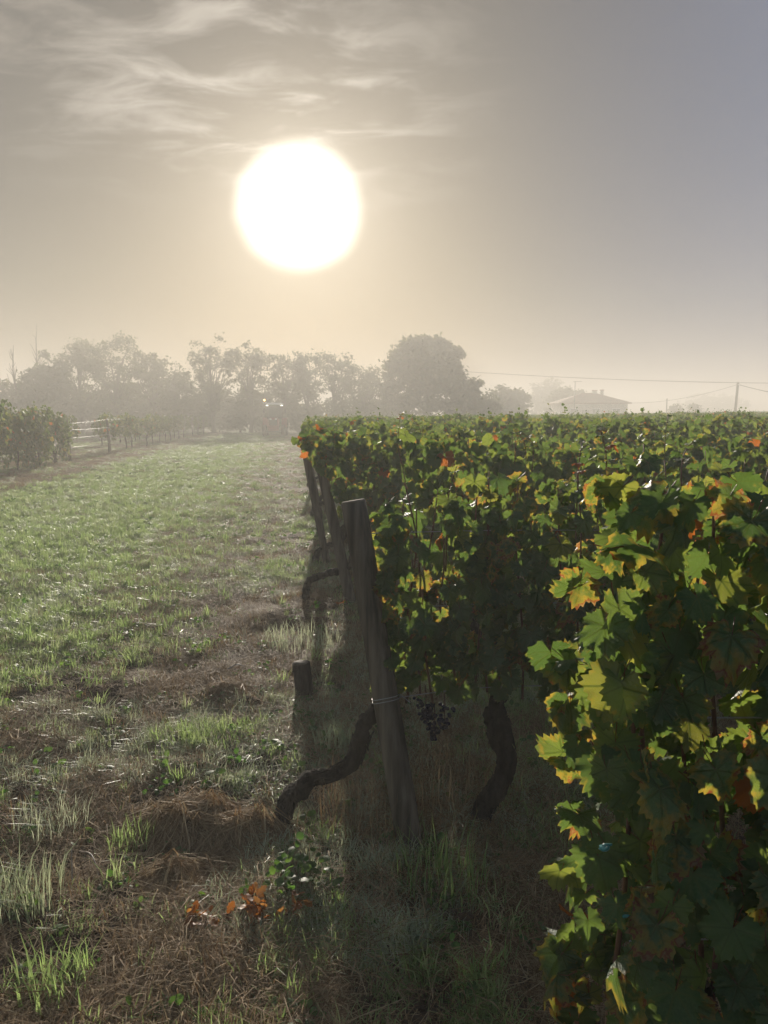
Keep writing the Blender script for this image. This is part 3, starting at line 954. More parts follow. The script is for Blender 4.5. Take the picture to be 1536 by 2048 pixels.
pb = gpt(822, 1700); pb.z = gz(pb.x, pb.y)
pt = at(707, 1004, pb.y + 0.10)
P2 = post('thick weathered wooden end post leaning in front of the second vine row', pb, pt, 0.049, 'row end posts', 12, 3)
p3 = at(704, 1240, 6.66); p3.z = gz(p3.x, p3.y) - 0.02
post('dark leaning end post under the fourth row vine beside the track', p3, at(636, 905, 6.70), 0.047, 'row end posts', 10, 4)
for (rn, yy, xe) in ROWS[2:8]:
    bx, by = xe + 0.12, yy + 0.02
    post('leaning end post of the %s vine row beside the track' % ORD[rn - 1], (bx, by, gz(bx, by)), (bx - 0.26, by + 0.02, gz(bx, by) + 1.38), 0.042, 'row end posts', 8, rn)


def wire(label, pts, rad=0.0016, group=None, name='trellis_wire', mat=None, sides=5, n=6):
    V, T = tube(smooth_path(pts, n), rad, sides)
    o = link(name, mesh_np(name, V, T, [mat or M_WIRE], smooth=True))
    return tag(o, label, 'wire', group)


def row2_pt(x, z, dy=0.0):
    return (x, ROW2(x) + dy, z)


for k, (z, lab) in enumerate(((0.59, 'low fruiting wire tied round the leaning end post'), (0.93, 'middle foliage wire running from the leaning end post'), (1.22, 'top foliage wire crossing the gap beside the leaning end post'))):
    t = z / 1.34
    a = Vector(pb).lerp(Vector(pt), t)
    wire(lab, [tuple(a), row2_pt(0.45, z - 0.01, 0.02), row2_pt(1.3, z - 0.015), row2_pt(2.6, z)], 0.0019, 'trellis wires of the second row')


def wire_loop():
    a = Vector(pb).lerp(Vector(pt), 0.435)
    d = (pt - pb).normalized()
    u = d.orthogonal().normalized(); v = d.cross(u)
    path = [tuple(a + (u * math.cos(t) + v * math.sin(t)) * 0.0545 + d * (0.004 * math.sin(2 * t) + 0.002 * t)) for t in np.linspace(0, 4 * math.pi, 26)]
    path.append(tuple(a + Vector((0.09, -0.02, 0.0))))
    V, T = tube(np.array(path), 0.0017, 5)
    link('wire_loop', mesh_np('wire_loop', V, T, [M_WIRE], smooth=True), P2).location = -Vector(P2.location)


wire_loop()
for k, z in enumerate((0.80, 1.18)):
    wire(('low foliage wire in the close vine', 'upper foliage wire in the close vine')[k], [(0.40, Y1, z), (0.8, Y1 + 0.03, z - 0.008), (1.7, Y1 + 0.1, z)], 0.0014, 'trellis wires of the closest row')


def grape_cluster(root, px, py, Y, seed, n=45, L=0.10):
    r = np.random.default_rng(seed)
    top = at(px, py, Y)
    parts = []
    ico = bmesh.new(); bmesh.ops.create_icosphere(ico, subdivisions=2, radius=1.0)
    iv = np.array([v.co[:] for v in ico.verts]); it = np.array([[v.index for v in f.verts] for f in ico.faces]); ico.free()
    for k in range(n):
        t = r.uniform() ** 0.8
        w = 0.036 * (1 - t) ** 0.6 + 0.008
        a = r.uniform(0, 6.28); q = w * math.sqrt(r.uniform())
        parts.append((iv * r.uniform(0.0062, 0.008) + np.array([q * math.cos(a), q * math.sin(a), -t * L]), it))
    V, T = merge(parts)
    Vs, Ts = tube(np.array([(0, 0, 0.05), (0.004, 0, 0.0), (0, 0, -L)]), 0.002, 5)
    b = bpy.data.objects.new('grape_cluster', mesh_np('grape_cluster', V, T, [M_GRAPE], smooth=True))
    COL.objects.link(b)
    b.parent = root
    b.matrix_basis = Matrix.Rotation(-ROW_ANG, 4, 'Z') @ Matrix.Translation(top - Vector(root.location))
    b['label'] = 'bunch of dark blue grapes'; b['kind'] = 'stuff'
    s = link('stalk', mesh_np('stalk', Vs, Ts, [M_CANE], smooth=True), b)


vine2 = [o for o in COL.objects if o.name.startswith('grapevine')]
v2a = next(o for o in vine2 if o['label'].startswith('crooked'))
grape_cluster(v2a, 850, 1395, b.y, 1)
grape_cluster(v2a, 888, 1412, b.y - 0.05, 2, 40, 0.09)
grape_cluster(v2a, 868, 1430, b.y + 0.02, 3, 44, 0.10)


def vine_tie(label, px, py, Y, rz, ln):
    p = at(px, py, Y)
    path = smooth_path([(-ln / 2, 0, 0.006), (-ln / 6, -0.006, 0), (ln / 6, 0.004, -0.004), (ln / 2, 0, 0.008)], 4)
    V, T = tube(path, [0.0025, 0.006, 0.007, 0.003], 6)
    V[:, 1] *= 0.5
    o = link('vine_tie', mesh_np('vine_tie', V, T, [M_TIE], smooth=True), None, p, (R(rz), R(20), R(rz)))
    tag(o, label, 'vine tie', 'teal vine ties')


vine_tie('small teal plastic tie hanging low in the close vine', 1247, 1825, Y1 - 0.13, 75, 0.035)
vine_tie('short teal plastic tie by the margin of the close vine', 1211, 1694, Y1 - 0.13, 60, 0.016)
vine_tie('long teal plastic tie along the close vine wire', 1330, 1716, Y1 - 0.12, 4, 0.03)

# ------------------------------------------------------------------ row on the other side of the track, running away from the camera
LROW = lambda y: -8.05 - 0.119 * y
LANG = math.atan2(1, -0.119)
TALL = [foliage_mesh('foliage', 340 + k, 480, -0.62, 0.62, 0.12 if k < 2 else 0.5, 1.74, 0.34, wave_top(80 + k, 0.26), (0.06, 0.10)) for k in range(4)]
TALL2 = [foliage_mesh('foliage', 350 + k, 280, -0.48, 0.48, 0.62, 1.52, 0.30, wave_top(90 + k, 0.22), (0.065, 0.105)) for k in range(4)]
lr = np.random.default_rng(77)
LG = 'grapevines across the grass track'


def lvine(label, y, off, mesh, zs=1.0, group=LG):
    x = LROW(y) + off
    root = thing('grapevine', label, 'grapevine', (x, y, gz(x, y)), LANG, group)
    f = link('foliage', mesh, root, scale=(1, 1, zs)); f['kind'] = 'stuff'
    link('trunk', TRUNKS[lr.integers(4)], root)


for k, y in enumerate(np.arange(18.2, 27.4, 1.12)):
    lvine('%s tall bushy grapevine of the clump across the track, from the picture edge' % ORD[k] if y < 26 else '%s tall grapevine of the clump, near the open wires' % ('last' if y > 27 else 'last but one'), float(y), lr.normal(0, 0.12), TALL[k % 4], lr.uniform(0.88, 1.14))
lvine('thin young grapevine at the wooden post between the open wires', 34.4, -0.1, TALL2[0], 1.0)
for k, y in enumerate((37.8, 39.0, 42.4, 44.8, 47.0, 49.0, 51.2, 53.2, 55.4, 57.6, 62.5, 66.5, 70.5)):
    lvine('%s grapevine beyond the open wires in the broken row along the track' % ORD[k], y, lr.normal(0, 0.05), TALL2[lr.integers(4)], lr.uniform(0.95, 1.12))
fk = 0
for y in np.arange(24.0, 60, 1.5):
    if lr.uniform() < 0.8:
        fk += 1
        lvine('%s faint grapevine of the row behind the open wires' % ORD[min(fk - 1, 23)], float(y), -2.3, TALL2[lr.integers(4)], lr.uniform(0.9, 1.05), 'second row of grapevines across the track')

for y, lab in ((27.9, 'wooden post at the end of the bushy vine clump across the track'), (34.0, 'slim wooden post holding the open wires across the track')):
    x = LROW(y)
    root = thing('trellis_post', lab, 'post', (x, y, gz(x, y)), 0, 'trellis posts across the track')
    V, T = tube(np.array([(0, 0, -0.1), (0.0, 0, 0.5), (-0.03, 0, 1.0), (-0.06, 0, 1.5)]), [0.06, 0.055, 0.05, 0.048], 8, 0.04, 5)
    link('shaft', mesh_np('shaft', V, T, [M_WOOD]), root)
for z0, z1, y1, lab in ((1.38, 1.50, 37.5, 'top'), (1.15, 1.16, 37.0, 'second'), (0.86, 0.86, 34.0, 'third'), (0.52, 0.50, 34.0, 'lowest')):
    wire('%s open wire strung between posts across the track' % lab, [(LROW(27.9), 27.9, z0), (LROW(31), 31, (z0 + z1) / 2 - 0.02), (LROW(34), 34, z1), (LROW(y1 + .3), y1 + 0.3, z1)], 0.0055, 'open trellis wires across the track')


# ------------------------------------------------------------------ trees beyond the fields
def tree_crown(r, blobs, nclump, nleaf, leaf, droop=0.0):
    """leaf faces in clumps through the volume of a few lobes; returns verts, tris and clump centres"""
    C = []
    w = np.array([b[3] * b[4] * b[5] for b in blobs]) ** (2 / 3); w /= w.sum()
    for k in range(nclump):
        bl = blobs[r.choice(len(blobs), p=w)]
        d = r.normal(0, 1, 3); d /= np.linalg.norm(d)
        q = r.uniform(0.25, 1.0) ** 0.5
        C.append((bl[0] + d[0] * bl[3] * q, bl[1] + d[1] * bl[4] * q, bl[2] + d[2] * bl[5] * q))
    C = np.array(C)
    n = nclump * nleaf
    c = np.repeat(C, nleaf, 0)
    cs = np.repeat(r.uniform(0.55, 1.25, nclump), nleaf)[:, None]
    P = c + r.normal(0, 1, (n, 3)) * np.array([0.34, 0.34, 0.20]) * cs
    P[:, 2] -= droop * np.abs(r.normal(0, 1, n)) * 0.3
    a = r.uniform(0, 2 * math.pi, n); b_ = r.normal(0, 0.6, n)
    u = np.stack([np.cos(a) * np.cos(b_), np.sin(a) * np.cos(b_), np.sin(b_) - droop * 0.5], -1)
    u /= np.linalg.norm(u, axis=1)[:, None]
    v = np.cross(u, r.normal(0, 1, (n, 3))); v /= np.linalg.norm(v, axis=1)[:, None] + 1e-9
    s = leaf * r.uniform(0.6, 1.3, n)[:, None]
    Q = np.stack([P - u * s, P - v * s * 0.5, P + u * s, P + v * s * 0.5], 1).reshape(-1, 3)
    i = np.arange(n)[:, None] * 4
    T = np.concatenate([i + np.array([[0, 1, 2]]), i + np.array([[0, 2, 3]])])
    return Q, T, C


def tree(name, label, px, Y, top_py, half_px, style='feathery', seed=0, group='trees along the misty treeline', blobs=None, base=None):
    r = np.random.default_rng(seed)
    Y = Y * 0.85
    x = at(px, 840, Y).x
    H = CAM_H + (832 - top_py) / FPX * Y
    W = half_px / FPX * Y * 1.1
    root = thing(name, label, 'tree' if 'tree' in name else 'shrub', (x, Y, gz(x, Y) - 0.05), r.uniform(0, 6.28) if blobs is None else 0, group)
    if blobs is None:
        if style == 'feathery':
            blobs = [(0, 0, H * 0.66, W * 0.9, W * 0.9, H * 0.30), (W * 0.35, 0, H * 0.82, W * 0.55, W * 0.55, H * 0.16), (-W * 0.4, 0.3, H * 0.72, W * 0.6, W * 0.6, H * 0.2), (0, 0, H * 0.35, W * 0.55, W * 0.55, H * 0.2)]
            nc, nl, lf, dr = int(24 + W * 17), 46, 0.16, 0.5
        elif style == 'dense':
            blobs = [(0, 0, H * 0.58, W, W, H * 0.40), (W * 0.3, 0.2, H * 0.45, W * 0.9, W * 0.8, H * 0.36), (-W * 0.3, 0, H * 0.45, W * 0.85, W * 0.8, H * 0.36)]
            nc, nl, lf, dr = int(60 + W * 40), 50, 0.22, 0.1
        else:
            blobs = [(0, 0, H * 0.50, W, W * 0.8, H * 0.46), (W * 0.5, 0, H * 0.35, W * 0.6, W * 0.6, H * 0.35), (-W * 0.5, 0, H * 0.35, W * 0.6, W * 0.6, H * 0.35)]
            nc, nl, lf, dr = int(30 + W * 22), 46, 0.20, 0.1
    else:
        nc, nl, lf, dr = 330, 52, 0.26, 0.2
    Q, T, C = tree_crown(r, blobs, nc, nl, lf, dr)
    c = link('crown', mesh_np('crown', Q, T, [M_TREE]), root); c['kind'] = 'stuff'
    parts = []
    tr = 0.05 + 0.018 * H
    zt = H * (0.72 if style != 'shrub' else 0.4)
    spine = smooth_path([(0, 0, -0.2), (r.normal(0, .1), r.normal(0, .1), H * 0.2), (r.normal(0, .25), r.normal(0, .2), H * 0.45), (r.normal(0, .4), r.normal(0, .3), zt)], 4)
    parts.append(tube(spine, [tr, tr * 0.8, tr * 0.55, tr * 0.2], 7, 0.06, seed))
    for k in r.choice(len(C), min(len(C), 26), replace=False):
        e = C[k]
        t = np.clip(0.25 + 0.6 * (e[2] / H - 0.2) + r.normal(0, .05), 0.15, 0.95)
        s0 = spine[int(t * (len(spine) - 1))]
        if e[2] < s0[2] + 0.1: e = e + np.array([0, 0, 0.2])
        mid = (s0 + e) / 2 + r.normal(0, 0.25, 3) + np.array([0, 0, 0.25])
        parts.append(tube(smooth_path([s0, mid, e], 3), [tr * 0.32, tr * 0.18, 0.02], 5, 0.05, seed + k))
    V, T = merge(parts)
    link('trunk', mesh_np('trunk', V, T, [M_TREEBARK], smooth=True), root)
    return root


TREES = [
    ('shrub', 'low dark shrub at the picture edge of the treeline', 8, 88, 742, 42, 'shrub'),
    ('tree', 'ivy-clad dense tree with bare twigs rising from its top', 92, 88, 702, 44, 'dense'),
    ('tree', 'feathery tree beside the ivy-clad one', 165, 90, 676, 52, 'feathery'),
    ('tree', 'tall feathery tree in the broad group above the vine clump', 235, 90, 668, 58, 'feathery'),
    ('tree', 'darker feathery tree on the falling end of the broad group', 303, 88, 690, 50, 'feathery'),
    ('tree', 'small thin tree in the dip before the twin trees', 356, 92, 728, 34, 'feathery'),
    ('tree', 'tallest airy tree of the twin pair left of the tractor', 428, 90, 664, 44, 'feathery'),
    ('tree', 'lower rounded tree of the twin pair by the tractor', 500, 90, 674, 42, 'feathery'),
    ('tree', 'slender tree above the tractor', 572, 92, 698, 38, 'feathery'),
    ('tree', 'slender tree between the tractor and the vine corner', 616, 94, 694, 34, 'feathery'),
    ('tree', 'open slender tree over the vine corner', 672, 94, 698, 46, 'feathery'),
    ('tree', 'low tree leaning against the great domed tree', 732, 92, 732, 40, 'feathery'),
    ('tree', 'dense rounded tree right of the great domed tree', 1015, 112, 772, 40, 'dense'),
    ('tree', 'faint pale tree behind the house', 1096, 190, 760, 40, 'dense'),
    ('tree', 'ragged tree against the house end', 1138, 150, 776, 34, 'dense'),
    ('tree', 'ghostly wide tree behind the leaning pole', 1425, 290, 790, 62, 'dense'),
    ('shrub', 'tiny faint bush on the vine skyline between the two poles', 1384, 150, 812, 14, 'shrub'),
    ('shrub', 'small faint bush on the vine skyline by the lesser pole', 1352, 150, 816, 10, 'shrub'),
]
for k, (nm, lab, px, Y, tp, hw, st) in enumerate(TREES):
    tree(nm, lab, px, Y, tp, hw, st, 400 + k)
# underwood closing the foot of the treeline
for k, (px, tp, hw, lab) in enumerate(((60, 765, 60, 'dark underwood shrub below the ivy-clad tree'), (150, 768, 60, 'underwood shrub below the feathery tree'), (230, 752, 60, 'high underwood shrub in the broad tree group'),
                                  (290, 746, 55, 'dense underwood shrub beside the broad tree group'), (355, 768, 50, 'underwood shrub filling the dip in the treeline'), (425, 765, 50, 'underwood shrub under the tallest airy tree'),
                                  (480, 770, 50, 'underwood shrub under the lower twin tree'), (545, 764, 42, 'underwood shrub behind the tractor'), (600, 782, 40, 'underwood shrub beyond the tractor'),
                                  (770, 762, 45, 'underwood shrub at the foot of the great domed tree'), (700, 786, 40, 'underwood shrub over the vine corner'), (955, 782, 40, 'underwood shrub at the outer side of the domed tree'))):
    tree('shrub', lab, px, 93 + 0.6 * (k % 3), tp - 6, hw * 1.15, 'shrub', 450 + k, 'underwood of the treeline')
Yb = 86.0
sc = Yb / FPX
tree('tree', 'great dark domed tree dominating the treeline', 856, Yb, 664, 95, 'dense', 480, blobs=[
    (0, 0, 6.46, 3.4, 3.06, 2.21), (-1.36, 0, 7.65, 1.87, 1.87, 1.275), (1.02, 0, 7.31, 2.21, 2.04, 1.36), (2.89, 0, 4.59, 1.7, 1.7, 1.7), (-3.06, 0.255, 6.12, 1.19, 1.19, 0.85), (-2.21, 0, 3.91, 2.04, 1.87, 2.04), (1.36, -0.34, 3.23, 3.06, 2.38, 2.21), (3.91, 0, 3.06, 1.19, 1.19, 1.36), (0, 0, 8.415, 1.615, 1.445, 0.765)])


def bare_tree(label, px, Y, top_py, seed, n=16):
    r = np.random.default_rng(seed)
    Y = Y * 0.85
    x = at(px, 840, Y).x
    H = CAM_H + (832 - top_py) / FPX * Y
    root = thing('bare_tree', label, 'tree', (x, Y, gz(x, Y)), 0, 'trees along the misty treeline')
    spine = smooth_path([(0, 0, -0.2), (0.1, 0, H * 0.4), (-0.1, 0, H * 0.7), (0.08, 0, H)], 5)
    link('trunk', mesh_np('trunk', *tube(spine, [0.14, 0.10, 0.06, 0.02], 6, 0.05, seed), [M_TREEBARK], smooth=True), root)
    for k in range(n):
        t = r.uniform(0.45, 0.95); s0 = spine[int(t * (len(spine) - 1))]
        a = r.uniform(0, 6.28); ln = (1.1 - t) * r.uniform(1.2, 2.6) + 0.3
        e = s0 + np.array([math.cos(a) * ln * 0.45, math.sin(a) * ln * 0.45, ln])
        link('branch', mesh_np('branch', *tube(smooth_path([s0, (s0 + e) / 2 + r.normal(0, .12, 3), e], 3), [0.04, 0.03, 0.016], 5), [M_TREEBARK], smooth=True), root)


bare_tree('bare grey tree sticking up beside the ivy-clad tree', 34, 87, 694, 1)
bare_tree('bare twigs standing above the ivy-clad tree', 82, 90, 652, 2, 12)


# ------------------------------------------------------------------ house, poles, lines
def house():
    Y = 114.0
    e0, e1 = at(1118, 806, Y), at(1264, 803, Y)
    w = e1.x - e0.x
    cx = (e0.x + e1.x) / 2
    zg = gz(cx, Y)
    zw = e1.z - zg - 0.1
    zr = at(1195, 784, Y).z - zg
    dep = 8.0
    root = thing('house', 'low misty house with hipped roof and two chimneys', 'house', (cx, Y + dep / 2, zg))
    box('wall', (w - 0.9, dep - 0.9, zw), (0, 0, zw / 2 - 0.02), M_PLASTER, root, 0.02)
    bm = bmesh.new()
    hw, hd, rl = w / 2, dep / 2, 0.9
    pts = [(-hw, -hd, zw - 0.05), (hw, -hd, zw - 0.05), (hw, hd, zw - 0.05), (-hw, hd, zw - 0.05), (-rl, 0, zr), (rl, 0, zr)]
    eave = [(p[0], p[1], p[2] - 0.16) for p in pts[:4]]
    vs = [bm.verts.new(p) for p in pts + eave]
    for f in ((0, 1, 5, 4), (1, 2, 5), (2, 3, 4, 5), (3, 0, 4), (0, 6, 7, 1), (1, 7, 8, 2), (2, 8, 9, 3), (3, 9, 6, 0), (6, 9, 8, 7)):
        bm.faces.new([vs[i] for i in f])
    me = bpy.data.meshes.new('roof'); bm.to_mesh(me); bm.free(); me.materials.append(M_TILE)
    roof = link('roof', me, root)
    for px, tp, wd in ((1203, 779, 0.55), (1218, 778, 0.45)):
        p = at(px, 788, Y); tz = at(px, tp, Y).z - zg
        c = box('chimney', (wd, wd, 1.6), (p.x - cx, -0.2, tz - 0.9), M_PLASTER, roof, 0.02)
        box('chimney_cap', (wd * 1.25, wd * 1.25, 0.14), (p.x - cx, -0.2, tz - 0.03), M_TILE, roof, 0.02)
    for k, xx in enumerate((-w * 0.28, w * 0.02, w * 0.3)):
        f = box('window', (1.2, 0.08, 1.3), (xx, -(dep - 0.9) / 2 - 0.02, 1.75), M_WHITE, root, 0.02)
        for s in (-1, 1):
            box('pane', (0.48, 0.04, 1.1), (s * 0.27, -0.035, 0), M_GLASS, f)
    box('door', (1.0, 0.08, 2.1), (-w * 0.12, -(dep - 0.9) / 2 - 0.02, 1.05), M_POLE, root, 0.02)


house()


def aerial():
    Y = 113.0
    p = at(1148, 840, Y); zg = gz(p.x, Y)
    top = at(1148, 762, Y).z - zg
    root = thing('aerial_mast', 'thin television aerial mast beside the house roof', 'aerial', (p.x, Y, zg))
    link('mast', mesh_np('mast', *tube(np.array([(0, 0, -0.1), (0, 0, top)]), 0.06, 6), [M_DARK]), root)
    link('boom', mesh_np('boom', *tube(np.array([(-0.3, 0, top - 0.1), (1.0, 0, top - 0.05)]), 0.04, 5), [M_DARK]), root)
    for k in range(5):
        x = -0.2 + 0.27 * k
        link('element', mesh_np('element', *tube(np.array([(x, -0.35, top - 0.08), (x, 0.35, top - 0.08)]), 0.025, 5), [M_DARK]), root)


aerial()


def pole(label, px, Y, py_top, px_top, rad, group='poles beyond the vineyard'):
    b = at(px, 850, Y); t = at(px_top, py_top, Y)
    zg = gz(b.x, Y)
    root = thing('utility_pole', label, 'pole', (b.x, Y, zg), 0, group)
    link('shaft', mesh_np('shaft', *tube(np.array([(0, 0, -0.4), ((t.x - b.x) * 0.5, 0, (t.z - zg) / 2), (t.x - b.x, 0, t.z - zg)]), [rad * 1.25, rad * 1.1, rad], 8), [M_POLE], smooth=True), root)
    link('insulator', mesh_np('insulator', *tube(np.array([(t.x - b.x, -rad, t.z - zg - 0.35), (t.x - b.x, -rad - 0.25, t.z - zg - 0.3)]), [0.06, 0.09], 8), [M_WHITE]), root)
    return t


tp = pole('leaning wooden utility pole standing above the vines', 1468, 96, 764, 1476, 0.145)
tq = pole('short thin pole on the vine skyline beside the house', 1332, 112, 797, 1334, 0.08)
ph = at(1256, 806, 113.0)


def sag(a, b, s, n=9):
    a, b = Vector(a), Vector(b)
    return [tuple(a.lerp(b, t) - Vector((0, 0, s * 4 * t * (1 - t)))) for t in np.linspace(0, 1, n)]


wire('long upper power line crossing the pale sky behind the poles', sag(at(820, 735, 118), at(1900, 765, 102), 0.9), 0.048, 'overhead lines', 'power_line', M_DARK, 5, 3)
wire('service line falling from the leaning pole towards the house', sag(tp - Vector((0, 0, 0.3)), ph, 0.6), 0.022, 'overhead lines', 'power_line', M_DARK, 5, 3)
wire('line falling away from the leaning pole to the picture edge', sag(tp - Vector((0, 0, 0.3)), at(1800, 836, 82) + Vector((0, 0, 1.6)), 0.7), 0.04, 'overhead lines', 'power_line', M_DARK, 5, 3)


# ------------------------------------------------------------------ tractor
def wheel(root, x, y, rad, wd, name):
    prof = [(0.55, -0.5), (0.92, -0.5), (1.0, -0.36), (1.0, 0.36), (0.92, 0.5), (0.55, 0.5)]
    n = 28
    V, T = [], []
    for i in range(n):
        a = 2 * math.pi * i / n
        for k, (q, s) in enumerate(prof):
            lug = 1.045 if (i % 2 == 0 and k in (2, 3)) else 1.0
            V.append((s * wd, q * rad * lug * math.cos(a), q * rad * lug * math.sin(a)))
    m = len(prof)
    for i in range(n):
        for k in range(m):
            a, b_, c, d = i * m + k, i * m + (k + 1) % m, ((i + 1) % n) * m + (k + 1) % m, ((i + 1) % n) * m + k
            T += [(a, b_, c), (a, c, d)]
    w = link(name, None, root, (x, y, rad))
    t = link('tyre', mesh_np('tyre', np.array(V), np.array(T), [M_TYRE]), w)
    Vr, Tr = tube(np.array([(-wd * 0.42, 0, 0), (-wd * 0.3, 0, 0), (wd * 0.3, 0, 0), (wd * 0.42, 0, 0)]), [rad * 0.5, rad * 0.56, rad * 0.56, rad * 0.5], 16)
    link('rim', mesh_np('rim', Vr, Tr, [M_RIM]), w)


def tractor():
    Y = 64.0
    p = at(550, 860, Y)
    root = thing('tractor', 'red tractor with lit roof lamps coming up the misty track', 'tractor', (p.x, Y, gz(p.x, Y)), R(3))
    # front faces the camera (-y)
    box('bonnet', (0.78, 1.5, 0.72), (0, -0.75, 1.16), M_RED, root, 0.08, seg=2)
    g = box('grille', (0.62, 0.05, 0.46), (0, -1.50, 1.12), M_DARK, root, 0.02)
    for s in (-1, 1):
        box('headlight', (0.16, 0.05, 0.11), (s * 0.22, -1.515, 1.40), M_WHITE, root, 0.02)
    box('chassis', (0.5, 2.9, 0.4), (0, 0.0, 0.66), M_DARK, root, 0.04)
    box('front_axle', (1.3, 0.18, 0.16), (0, -1.05, 0.45), M_DARK, root, 0.03)
    box('front_weight', (0.9, 0.3, 0.42), (0, -1.72, 0.66), M_RED, root, 0.05)
    for s in (-1, 1):
        wheel(root, s * 0.74, -1.05, 0.46, 0.30, 'front_wheel')
        wheel(root, s * 0.80, 0.75, 0.70, 0.40, 'rear_wheel')
        box('fender', (0.46, 1.25, 0.10), (s * 0.78, 0.72, 1.47), M_RED, root, 0.03)
        box('fender_front', (0.46, 0.10, 0.80), (s * 0.78, 0.04, 1.12), M_RED, root, 0.03)
        for yy in (-0.02, 1.15):
            box('cab_pillar', (0.09, 0.09, 1.12), (s * 0.58, yy, 1.98), M_DARK, root, 0.01)
        box('side_window', (0.02, 1.06, 0.96), (s * 0.58, 0.565, 1.98), M_GLASS, root)
        m = box('mirror', (0.14, 0.05, 0.32), (s * 0.86, -0.10, 2.05), M_DARK, root, 0.02)
        box('mirror_arm', (0.26, 0.03, 0.03), (s * 0.74, -0.10, 2.22), M_DARK, root)
        for q in (0.0, 0.1):
            box('work_light', (0.075, 0.06, 0.085), (s * (0.55 + q), -0.20, 2.50), M_LAMP, root, 0.015)
    box('windscreen', (1.06, 0.02, 0.90), (0, -0.03, 2.02), M_GLASS, root)
    box('rear_window', (1.06, 0.02, 0.90), (0, 1.16, 2.02), M_GLASS, root)
    box('dashboard', (1.12, 0.16, 0.14), (0, 0.06, 1.50), M_DARK, root, 0.02)
    rf = box('roof', (1.34, 1.5, 0.18), (0, 0.52, 2.63), M_WHITE, root, 0.06, seg=2)
    box('seat', (0.5, 0.5, 0.14), (0, 0.75, 1.35), M_DARK, root, 0.03)
    V, T = tube(np.array([(0.30, -0.35, 1.4), (0.30, -0.35, 2.15)]), 0.04, 8)
    link('exhaust', mesh_np('exhaust', V, T, [M_DARK], smooth=True), root)
    V, T = tube(np.array([(-0.83, 0.0, 2.50), (-0.83, 0.0, 2.86)]), 0.02, 6)
    link('beacon_stem', mesh_np('beacon_stem', V, T, [M_DARK]), root)
    V, T = tube(np.array([(-0.83, 0, 2.86), (-0.83, 0, 2.90), (-0.83, 0, 2.98), (-0.83, 0, 3.02)]), [0.05, 0.07, 0.06, 0.03], 10)
    link('beacon', mesh_np('beacon', V, T, [M_BEACON], smooth=True), root)
    box('beacon_bracket', (0.30, 0.05, 0.05), (-0.73, 0.0, 2.54), M_DARK, root)


tractor()


# ------------------------------------------------------------------ grass, straw and clods scattered over the ground
def blade_tuft(seed, n, h, spread, width, lean, flat=False, curl=0.5):
    r = np.random.default_rng(seed)
    V, T, off = [], [], 0
    for k in range(n):
        a = r.uniform(0, 6.28); q = spread * math.sqrt(r.uniform())
        bx_, by_ = q * math.cos(a), q * math.sin(a)
        hh = h * r.uniform(0.45, 1.1)
        d = r.uniform(0, 6.28); L = lean * r.uniform(0.2, 1.2)
        dx, dy = math.cos(d), math.sin(d)
        w = width * r.uniform(0.6, 1.2)
        px_, py_ = -dy * w, dx * w
        if flat:
            z0 = r.uniform(0.002, 0.03); ln = hh
            up = r.uniform(-0.05, 0.35)
            pts = [(bx_ - dx * ln / 2, by_ - dy * ln / 2, z0), (bx_ + r.normal(0, .01), by_ + r.normal(0, .01), z0 + r.uniform(0, 0.03)), (bx_ + dx * ln / 2, by_ + dy * ln / 2, max(0.0, z0 + up * ln * 0.5))]
            ws = (0.8, 1.0, 0.4)
        else:
            pts = [(bx_, by_, -0.01), (bx_ + dx * hh * L * 0.35, by_ + dy * hh * L * 0.35, hh * 0.55), (bx_ + dx * hh * L, by_ + dy * hh * L, hh * (1 - curl * L * 0.5))]
            ws = (1.0, 0.8, 0.0)
        for p, wv in zip(pts[:2], ws[:2]):
            V += [(p[0] - px_ * wv, p[1] - py_ * wv, p[2]), (p[0] + px_ * wv, p[1] + py_ * wv, p[2])]
        V.append(pts[2])
        T += [(off, off + 1, off + 3), (off, off + 3, off + 2), (off + 2, off + 3, off + 4)]
        off += 5
    return np.array(V), np.array(T)


def weed_tuft(seed, n, spread, size):
    """low broad-leaved plant: small rounded leaves on short stems"""
    r = np.random.default_rng(seed)
    V, T, off = [], [], 0
    for k in range(n):
        a = r.uniform(0, 6.28); q = spread * math.sqrt(r.uniform())
        z = r.uniform(0.01, 0.06)
        m = np.array(Euler((r.normal(0, 0.5), r.normal(0, 0.5), a)).to_matrix())
        s = size * r.uniform(0.6, 1.2)
        ring = np.array([(math.sin(t) * s * 0.62, s * 0.5 - math.cos(t) * s * 0.5, -0.15 * s * abs(math.sin(t))) for t in np.linspace(0, 2 * math.pi, 8, endpoint=False)])
        c = np.array([[0, s * 0.5, 0.08 * s]])
        P = np.vstack([c, ring]) @ m.T + np.array([q * math.cos(a), q * math.sin(a), z])
        V.append(P); T += [(off, off + 1 + j, off + 1 + (j + 1) % 8) for j in range(8)]; off += 9
    return np.vstack(V), np.array(T)


def clod_mesh(seed, mat):
    bm = bmesh.new(); bmesh.ops.create_icosphere(bm, subdivisions=2, radius=1)
    r = np.random.default_rng(seed)
    off = r.uniform(0, 50, 2)
    for v in bm.verts:
        n_ = float(vnoise(np.array([v.co.x * 1.7 + off[0]]), np.array([v.co.y * 1.7 + v.co.z * 2.3 + off[1]]), 3)[0])
        v.co *= 0.65 + 0.6 * n_
        v.co.z *= 0.6
    me = bpy.data.meshes.new('clod'); bm.to_mesh(me); bm.free(); me.materials.append(mat)
    return me


